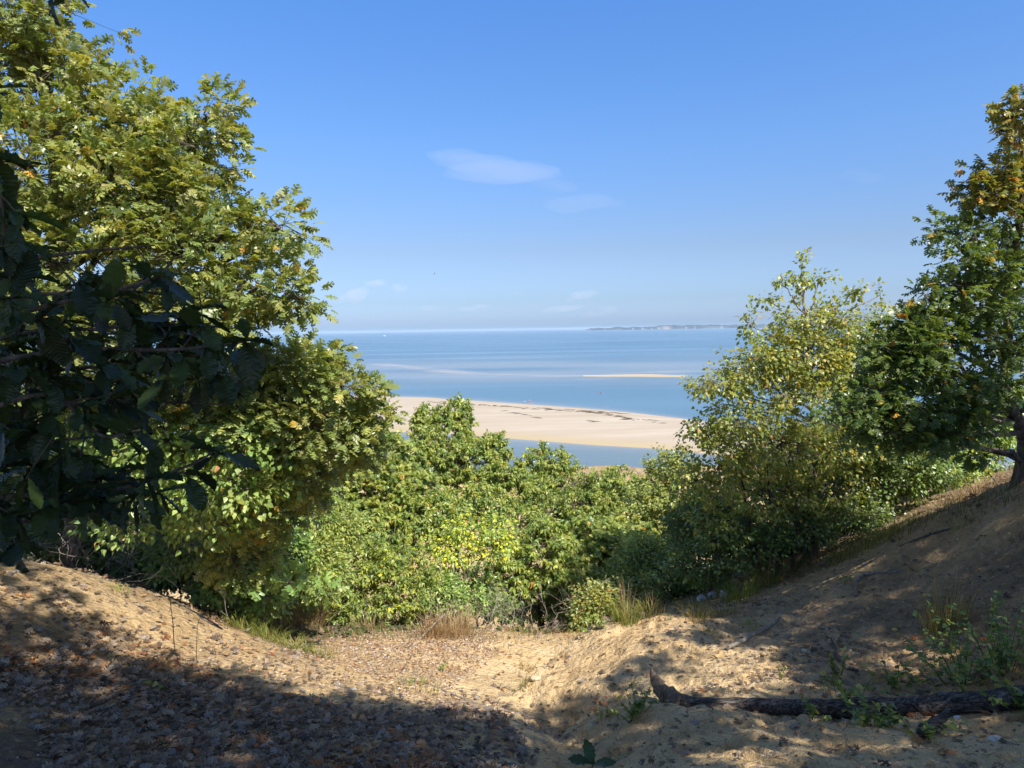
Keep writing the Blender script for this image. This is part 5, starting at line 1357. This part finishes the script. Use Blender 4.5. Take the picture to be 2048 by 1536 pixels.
# leafy weeds
def weed(px, py, hgt, nst, label, spread=.18, size=.05, yellow=.0, tall=False, nl=10):
    c = hit(px, py); e = empty('leafy_weed', W(c), label, 'weed', 'green weeds on the sandy bank')
    gs = Geo(); gl = Geo()
    for k in range(nst):
        a = R.uniform(0, 6.28); r = spread * R.random()
        b_ = np.array([c[0] + math.cos(a) * r * .5, c[1] + math.sin(a) * r * .5, 0]); b_[2] = height(b_[0], b_[1]) - .01
        h_ = hgt * R.uniform(.55, 1.1); t_ = b_ + np.array([math.cos(a) * r * 1.4 + R.normal(0, .03), math.sin(a) * r * 1.4, h_])
        pth = curve(b_, (b_ + t_) / 2 + [0, 0, h_ * .2], t_, 9); tube(gs, pth, np.linspace(.0035, .0015, 9), 4, [.12, .13, .05])
        n = nl + int(R.integers(0, 4)); u = R.uniform(.15, 1, n)
        pos = np.stack([np.interp(u, np.linspace(0, 1, 9), pth[:, i]) for i in range(3)], 1)
        d_ = unit(R.normal(size=(n, 3)) * [1, 1, .35]); col = leafcols('vine' if R.random() < yellow else 'lance', n) * .8
        place_leaves(gl, DELT, pos, d_, unit(np.array([0, 0, 1.]) + R.normal(0, .35, (n, 3))), size * R.uniform(.6, 1.3, n), col)
    gs.build('stem', M_grass, e, W(c)); gl.build('leaves', M_leaf, e, W(c))
weed(1275, 1432, .24, 14, 'bushy little green weed beside the upturned left end of the log', .14, .045)
weed(1690, 1440, .34, 12, 'green weed growing in front of the log at its middle', .16, .055)
weed(1745, 1455, .2, 11, 'low green weed in front of the log, right of the taller one', .14, .055)
weed(1625, 1440, .15, 4, 'small weed against the front of the log left of the middle', .1, .05)
weed(1675, 1360, .34, 6, 'narrow upright weed behind the log beside the dark snag', .06, .045)
weed(1790, 1375, .16, 20, 'creeping weed mat just behind the log', .35, .05)
weed(1930, 1370, .42, 26, 'large leafy weed behind the right half of the log', .32, .06, .2)
weed(2010, 1350, .5, 24, 'tall leafy weed at the right edge behind the log', .3, .055, .2)
weed(1900, 1300, .5, 8, 'yellow-tipped weed standing on the shaded right bank', .2, .05, .7)
weed(1985, 1270, .48, 8, 'slender weed near the right edge high on the bank', .2, .045, .4)
weed(2040, 1420, .2, 16, 'weed hanging over the log at the right edge', .2, .06)
weed(1560, 1360, .22, 3, 'thin weed behind the log near the sunlit sand', .06, .03)
weed(1850, 1480, .14, 4, 'low weed under the log with broad leaves', .12, .05)
weed(320, 1385, .1, 2, 'single bright green sprout on the grey leaf litter', .03, .06, .5, nl=4)
weed(885, 1345, .12, 3, 'small green sprig on the leafy terrace', .07, .03)
weed(930, 1425, .08, 2, 'tiny bright sprout beside the gully', .03, .035, 1.0, nl=4)
weed(630, 1262, .1, 3, 'yellow-green seedling under the tall dry grass', .08, .05, 1.0)
weed(1690, 1170, .14, 4, 'small green weed beside the rotten root on the shaded bank', .12, .035, .5)
weed(780, 1262, .16, 8, 'low bright green leafy clump on the terrace edge', .28, .05, .7)
weed(1195, 1262, .22, 9, 'green leafy clump at the foot of the light green bush', .3, .05, .5)

# fallen log
def log():
    pix = [(1330, 1386), (1372, 1398), (1500, 1404), (1640, 1412), (1760, 1412), (1880, 1412), (2048, 1398), (2230, 1380)]
    pts = []
    for px, py in pix:
        q = hit(px, py + 16); pts.append(q)
    pts = np.array(pts); r = np.array([.04, .052, .058, .066, .075, .085, .09, .09])
    pts[:, 2] += r * .75
    e = empty('fallen_log', W(pts[3]), 'dark weathered log lying across the lower right with its splintered end turned up', 'log')
    path = smoothpath(pts, 150); rr = np.interp(np.linspace(0, 1, 150), np.linspace(0, 1, len(r)), r)
    rr = rr * (1 + .06 * vnoise(np.linspace(0, 22, 150), np.zeros(150), 4))
    g = Geo(); g.smooth = True; tube(g, path, rr, 26, rough=.16, seed=3); g.build('log_trunk', M_log, e, W(pts[3]))
    base = pts[1] - [.02, 0, .02]; tip = P(1303, 1335, pts[0][1] + .03)
    mid = P(1312, 1388, pts[0][1])
    g = Geo(); g.smooth = True
    pth = curve(base, mid, tip, 26); rr = np.interp(np.linspace(0, 1, 26), [0, .3, .75, 1], [.09, .085, .052, .010])
    tube(g, pth, rr, 20, rough=.28, seed=8)
    for k in range(9):
        a = R.uniform(.35, .85); q = curve(base, mid, tip, 50)[int(a * 49)]; t_ = curve(base, mid, tip, 50)[min(49, int(a * 49) + 9)]
        off = unit(R.normal(size=3)) * .032 * (1.3 - a)
        tube(g, [q + off, (q + t_) / 2 + off * 1.1, t_ + off * .9], [.009, .007, .001], 6)
    g.build('splintered_end', bark_mat('splintered_wood', (.06, .045, .035), (.34, .25, .17), 60, 9), e, W(pts[3]))
    g = Geo(); g.smooth = True
    q = hit(1860, 1465); tube(g, smoothpath([q + [-.1, -.05, .02], q + [0, 0, .05], q + [.12, .05, .08], q + [.2, .1, .13]], 12), [.03, .04, .045, .04, .035, .04, .03, .03, .028, .02, .015, .01], 9, rough=.2)
    g.build('branch_stub', M_log, e, W(pts[3]))
log()

def stick(pix, r0, r1, label, name='fallen_branch', mat=None, lift=.02, forks=(), cat='branch'):
    pts = np.array([hit(*p) for p in pix]); pts[:, 2] += lift
    e = tag(None or bpy.data.objects.new(name, None)) if False else None
    g = Geo(); g.smooth = True
    pth = smoothpath(pts, 22) + R.normal(0, r0 * .18, (22, 3)); tube(g, pth, np.linspace(r0, r1, 22), 9, rough=.2, seed=int(r0 * 1000))
    for (u, dx, dy, dz, rr) in forks:
        q = pth[int(u * 21)]; tube(g, curve(q, q + np.array([dx * .5, dy * .5, dz * .7]), q + np.array([dx, dy, dz]), 8), np.linspace(rr, rr * .3, 8), 6, rough=.15)
    o = g.build(name, mat or M_bark_dead, None, W(pts[0])); return tag(o, label, cat)
stick([(1455, 1303), (1500, 1280), (1535, 1262), (1560, 1243)], .024, .015, 'long straight grey branch lying up the shaded bank', lift=.045, forks=[(.9, .05, .1, .07, .005)])
stick([(1585, 1255), (1570, 1262), (1548, 1275)], .008, .005, 'short forked stick with pale peeled wood beside the long branch', forks=[(.3, .03, .02, .06, .005)])
stick([(1712, 1195), (1716, 1160), (1740, 1150), (1800, 1146)], .022, .014, 'dark rotten root with an upright bleached stub on the shaded bank', 'dead_root', forks=[(.05, -.01, 0, .2, .02)], cat='root')
stick([(1665, 1290), (1672, 1310), (1690, 1335), (1715, 1345)], .02, .016, 'dark snag poking out of the bank behind the log', 'dead_root', M_bark, forks=[(.1, -.03, .0, .1, .011), (.5, -.18, 0, .02, .008)], cat='root')
stick([(20, 1152), (45, 1143), (75, 1140)], .022, .018, 'short pale broken log on top of the left mound', 'broken_log', cat='log')
stick([(190, 1140), (260, 1155), (340, 1200), (400, 1240)], .010, .004, 'long thin dead branch lying down the edge of the left mound', forks=[(.4, .3, .1, .12, .004), (.6, .25, -.1, .08, .004), (.2, .2, .2, .2, .004)])
stick([(300, 1175), (340, 1180), (380, 1184)], .02, .018, 'stubby pale log on the far edge of the left mound', 'broken_log', cat='log')
stick([(1900, 1060), (1850, 1075), (1800, 1095)], .016, .008, 'dark root running along the crest beneath the leaning oak', 'dead_root', M_bark, cat='root')
stick([(1085, 1470), (1040, 1456), (1000, 1448)], .006, .003, 'thin pale stick lying across the gully')
def lean_stick():
    a = hit(838, 1280); b_ = P(890, 1228, a[1] + .5)
    g = Geo(); g.smooth = True; tube(g, curve(a, (a + b_) / 2 + [0, 0, .02], b_, 10), np.linspace(.016, .011, 10), 8, rough=.1)
    tag(g.build('leaning_stick', M_bark_dead, None, W(a)), 'pale bare stick leaning among the dry grass below the thicket', 'stick')
lean_stick()

# dead brush
def brush(px, py, Y, w_, h_, n, label, bias=(.3, 0, .3)):
    c = P(px, py, Y); c[2] = gz(c[0], c[1]); top = P(px, py - h_, Y)[2] - c[2]
    g = Geo()
    A = []; Bq = []; Rr = []
    for k in range(n):
        p = c + np.array([R.normal(0, w_ * .5), R.normal(0, .3), R.uniform(0, max(.15, top) * .8)])
        d = unit(R.normal(size=3) + np.array(bias)); s_ = R.uniform(.06, .16); r_ = R.uniform(.0022, .0065)
        for j in range(int(R.integers(4, 11))):
            q = p + d * s_; A.append(p); Bq.append(q); Rr.append(r_)
            if R.random() < .5:
                dd = unit(d + R.normal(0, .8, 3)); A.append(q); Bq.append(q + dd * s_ * 1.2); Rr.append(r_ * .5)
            p = q; d = unit(d + R.normal(0, .28, 3) - [0, 0, .03]); r_ *= .88
    sticks(g, A, Bq, np.array(Rr), np.array(Rr) * .85)
    tag(g.build('dead_brush', M_bark_dead, None, W(c)), label, 'brush')
brush(300, 1160, 9.3, 1.1, 190, 230, 'tangle of bare grey twigs behind the left mound')
brush(420, 1150, 9.6, .8, 170, 110, 'bare twiggy brush under the poplar thicket', (0, 0, .8))
brush(60, 1110, 9.2, 1.2, 160, 190, 'heap of dead branches at the far left behind the mound')
brush(900, 1270, 12.6, .5, 90, 90, 'reddish bare twigs hanging under the yellow-green shrub', (0, 0, .6))
brush(1010, 1270, 13.2, .5, 60, 60, 'fine bare twigs arching over the dark gap at the path end', (0, 0, .5))
brush(1160, 1275, 12.6, .4, 70, 40, 'thin bare twigs left of the light green bush', (-.4, 0, .5))
brush(1640, 1100, 12.3, .9, 110, 110, 'bare lower twigs among the birch stems', (0, 0, .8))

# roots showing in the path
def path_root():
    for pix, lab in (([(1015, 1288), (1045, 1294), (1078, 1304)], 'thin root half buried across the sandy path, upper one'), ([(1000, 1300), (1030, 1306), (1060, 1318)], 'thin root half buried across the sandy path, lower one'), ([(880, 1378), (960, 1410), (1040, 1428), (1100, 1445)], 'long thin root exposed along the left lip of the gully')):
        stick(pix, .010, .006, lab, 'exposed_root', lift=.004, cat='root')
path_root()

# stones and litter
def stone(px, py, s, label, col=(.62, .56, .46)):
    c = hit(px, py)
    u = np.linspace(0, np.pi, 9); v_ = np.linspace(0, 2 * np.pi, 15)[:-1]
    U, V = np.meshgrid(u, v_, indexing='ij')
    p = np.stack([np.sin(U) * np.cos(V) * 1.0, np.sin(U) * np.sin(V) * .7, np.cos(U) * .45], -1)
    p = p * (1 + .16 * vnoise(p[..., 0] * 1.7 + px, p[..., 1] * 1.7 + p[..., 2], 3))[..., None] * s
    i = np.arange(8)[:, None] * 14; j = np.arange(14)[None]; k = (j + 1) % 14
    f = np.stack([i + j, i + 14 + j, i + 14 + k, i + k], -1).reshape(-1, 4)
    g = Geo(); g.add(p.reshape(-1, 3) + c + [0, 0, s * .2], f, np.array(col))
    tag(g.build('stone', M_stone, None, W(c), smooth=True), label, 'stone', 'pale stones lying in the sand')
stone(705, 1379, .04, 'pale oval stone on the sunlit sand left of the gully', (.72, .62, .5))
stone(1608, 1303, .045, 'flat tan stone on the bank above the snag', (.55, .45, .33))
stone(1990, 1482, .05, 'pale flat stone near the bottom right corner')
stone(1915, 1437, .035, 'small white stone just under the right half of the log', (.7, .68, .66))
stone(1603, 1357, .03, 'round brown pebble stone behind the middle of the log', (.5, .38, .24))
stone(1072, 1358, .07, 'sandy lump of stone beside the grass wisp on the path', (.58, .45, .3))
stone(1490, 1366, .022, 'tiny reddish stone in the sunlit spot behind the log', (.42, .26, .15))
def plastic(px, py, s, lab):
    c = hit(px, py)
    u = np.linspace(0, np.pi, 13); v_ = np.linspace(0, 2 * np.pi, 21)[:-1]
    U, V = np.meshgrid(u, v_, indexing='ij')
    p = np.stack([np.sin(U) * np.cos(V), np.sin(U) * np.sin(V) * .8, np.cos(U) * .8], -1)
    p = p * (1 + .42 * vnoise(p[..., 0] * 3.3 + px, p[..., 1] * 3.3 + p[..., 2] * 2, 3) + .2 * vnoise(p[..., 2] * 7 + px, p[..., 0] * 7, 6))[..., None] * s
    i = np.arange(12)[:, None] * 20; j = np.arange(20)[None]; k = (j + 1) % 20
    f = np.stack([i + j, i + 20 + j, i + 20 + k, i + k], -1).reshape(-1, 4)
    g = Geo(); g.add(p.reshape(-1, 3) + c + [0, 0, s * .75], f, np.array([.78, .82, .9]))
    tag(g.build('plastic_bag', M_plastic, None, W(c)), lab, 'litter', 'white plastic litter at the top of the sand patch')
plastic(1403, 1203, .075, 'crumpled white plastic bag, left of three at the grass edge')
plastic(1424, 1198, .08, 'crumpled white plastic bag, middle and largest of three at the grass edge')
plastic(1447, 1194, .066, 'crumpled white plastic bag, right of three at the grass edge')

# verge grass
g = Geo()
for px, py, s_ in [(x_, y_, s_) for x_, y_, s_ in zip(np.concatenate([np.linspace(420, 1150, 40), np.linspace(1240, 2040, 60)]), np.concatenate([np.interp(np.linspace(420, 1150, 40), [420, 650, 900, 1150], [1240, 1280, 1268, 1272]), np.interp(np.linspace(1240, 2040, 60), [1240, 1400, 1500, 1620, 1860, 2040], [1240, 1205, 1190, 1140, 1030, 975])]), np.full(100, .3))]:
    q = hit(px + R.normal(0, 6), py + R.normal(4, 6)); blades(g, q, 34, s_, .06, .22, .7, MIXG if px < 1200 else SHADEG)
n = 900
for k in range(150):
    x_ = R.uniform(-6, 7); y_ = R.uniform(5, 12)
    blades(g, np.array([x_, y_, 0]), 7, .05, .03, .1, .8, MIXG, .002)
tag(g.build('grass', M_grass), 'thin short grass along the edges of the bluff', 'grass', kind='stuff')

# ---------------------------------------------------------------- clouds and haze
def cloud(px, py, D, wpx, hpx, dens, seed, tilt=0.0, n=9):
    """thin real cloud: overlapping soft lens shapes filled with a light scattering volume"""
    m, nt, out = newmat('cloud_vapour')
    v = N(nt, 'ShaderNodeVolumePrincipled'); v.inputs['Color'].default_value = (.97, .97, 1, 1); v.inputs['Density'].default_value = dens; v.inputs['Anisotropy'].default_value = -.1
    nt.links.new(v.outputs[0], out.inputs[1])
    r = np.random.default_rng(seed); g = Geo(); s = D / F
    c = P(px, py, D)
    u = np.linspace(0, np.pi, 9); v_ = np.linspace(0, 2 * np.pi, 17)[:-1]
    U, V = np.meshgrid(u, v_, indexing='ij')
    sp = np.stack([np.sin(U) * np.cos(V), np.sin(U) * np.sin(V), np.cos(U)], -1)
    i = np.arange(8)[:, None] * 16; j = np.arange(16)[None]; k = (j + 1) % 16
    f = np.stack([i + j, i + 16 + j, i + 16 + k, i + k], -1).reshape(-1, 4)
    A = []
    for q in range(n):
        t = r.uniform(-.8, .8); a = (1 - abs(t)) * r.uniform(.35, .75) + .1
        o = np.array([t * wpx * s, r.uniform(-.3, .3) * wpx * s * .4, (-t * tilt * wpx + r.normal(0, .25) * hpx) * s])
        rad = np.array([a * wpx * s * .8, a * wpx * s * .4, hpx * s * (.35 + a * .8)])
        A.append((o, rad))
    return c, A, sp, f, m
def add_cloud(px, py, D, wpx, hpx, dens, seed, tilt=0.0, n=9):
    c, A, sp, f, m = cloud(px, py, D, wpx, hpx, dens, seed, tilt, n)
    # merge the lenses into one closed star-shaped skin so that volumes never overlap
    u = np.linspace(0, np.pi, 33); v_ = np.linspace(0, 2 * np.pi, 65)[:-1]
    U, V = np.meshgrid(u, v_, indexing='ij'); d = np.stack([np.sin(U) * np.cos(V), np.sin(U) * np.sin(V), np.cos(U)], -1)
    s = D / F; scl = np.array([wpx * s, wpx * s * .4, hpx * s])
    rr = np.full(U.shape, .12)
    for o, rad in A:
        oo = o / scl; ra = rad / scl
        dd = d / ra; b_ = -(dd * (-(oo) / ra) * -1).sum(-1); a_ = (dd**2).sum(-1); c_ = ((oo / ra)**2).sum() - 1
        B_ = -2 * (d * oo / ra**2).sum(-1); disc = B_**2 - 4 * a_ * c_
        t = np.where(disc > 0, (-B_ + np.sqrt(np.maximum(disc, 0))) / (2 * a_), 0)
        rr = np.maximum(rr, t)
    rr = rr * (1 + .12 * vnoise(d[..., 0] * 4 + seed, d[..., 2] * 4 + d[..., 1] * 2, seed))
    v = c + d * rr[..., None] * scl
    i = np.arange(32)[:, None] * 64; j = np.arange(64)[None]; k = (j + 1) % 64
    f = np.stack([i + j, i + 64 + j, i + 64 + k, i + k], -1).reshape(-1, 4)
    g = Geo(); g.add(v.reshape(-1, 3), f)
    o = g.build('clouds', m, None, W(c), smooth=True)
    return tag(o, kind='stuff')
CLOUDS = [(1000, 340, 26000, 165, 20, .00014, 1, .26), (1160, 405, 26000, 90, 16, .00011, 2, .0), (1725, 353, 26000, 60, 12, .00006, 7, .05),
          (752, 566, 30000, 26, 8, .0009, 3, 0), (796, 577, 30000, 20, 7, .0008, 4, 0), (710, 588, 30000, 34, 14, .0007, 5, -.2), (673, 600, 30000, 20, 9, .00035, 6, 0),
          (1036, 585, 30000, 12, 6, .0004, 8, -.3), (1165, 592, 30000, 34, 9, .0005, 9, -.4), (860, 616, 32000, 26, 5, .0003, 10, 0), (950, 615, 32000, 40, 6, .0003, 11, -.1), (1125, 618, 32000, 46, 6, .0003, 12, -.1), (1200, 625, 32000, 40, 8, .0002, 13, -.2)]
for cl in CLOUDS: add_cloud(*cl[:7], tilt=cl[7])

m, nt, out = newmat('haze_air')
v_ = N(nt, 'ShaderNodeVolumePrincipled'); v_.inputs['Color'].default_value = (.72, .84, 1, 1); v_.inputs['Density'].default_value = 5.5e-5; v_.inputs['Anisotropy'].default_value = 0.0
nt.links.new(v_.outputs[0], out.inputs[1])
g = Geo(); vv, ff = boxv(np.array([0, 9900, -H - 6.0]), (33000, 20400, 0)); vv[4:, 2] = 14.0; vv[:4, 2] = -H - 4
g.add(vv, ff)
tag(g.build('haze', m), kind='stuff')
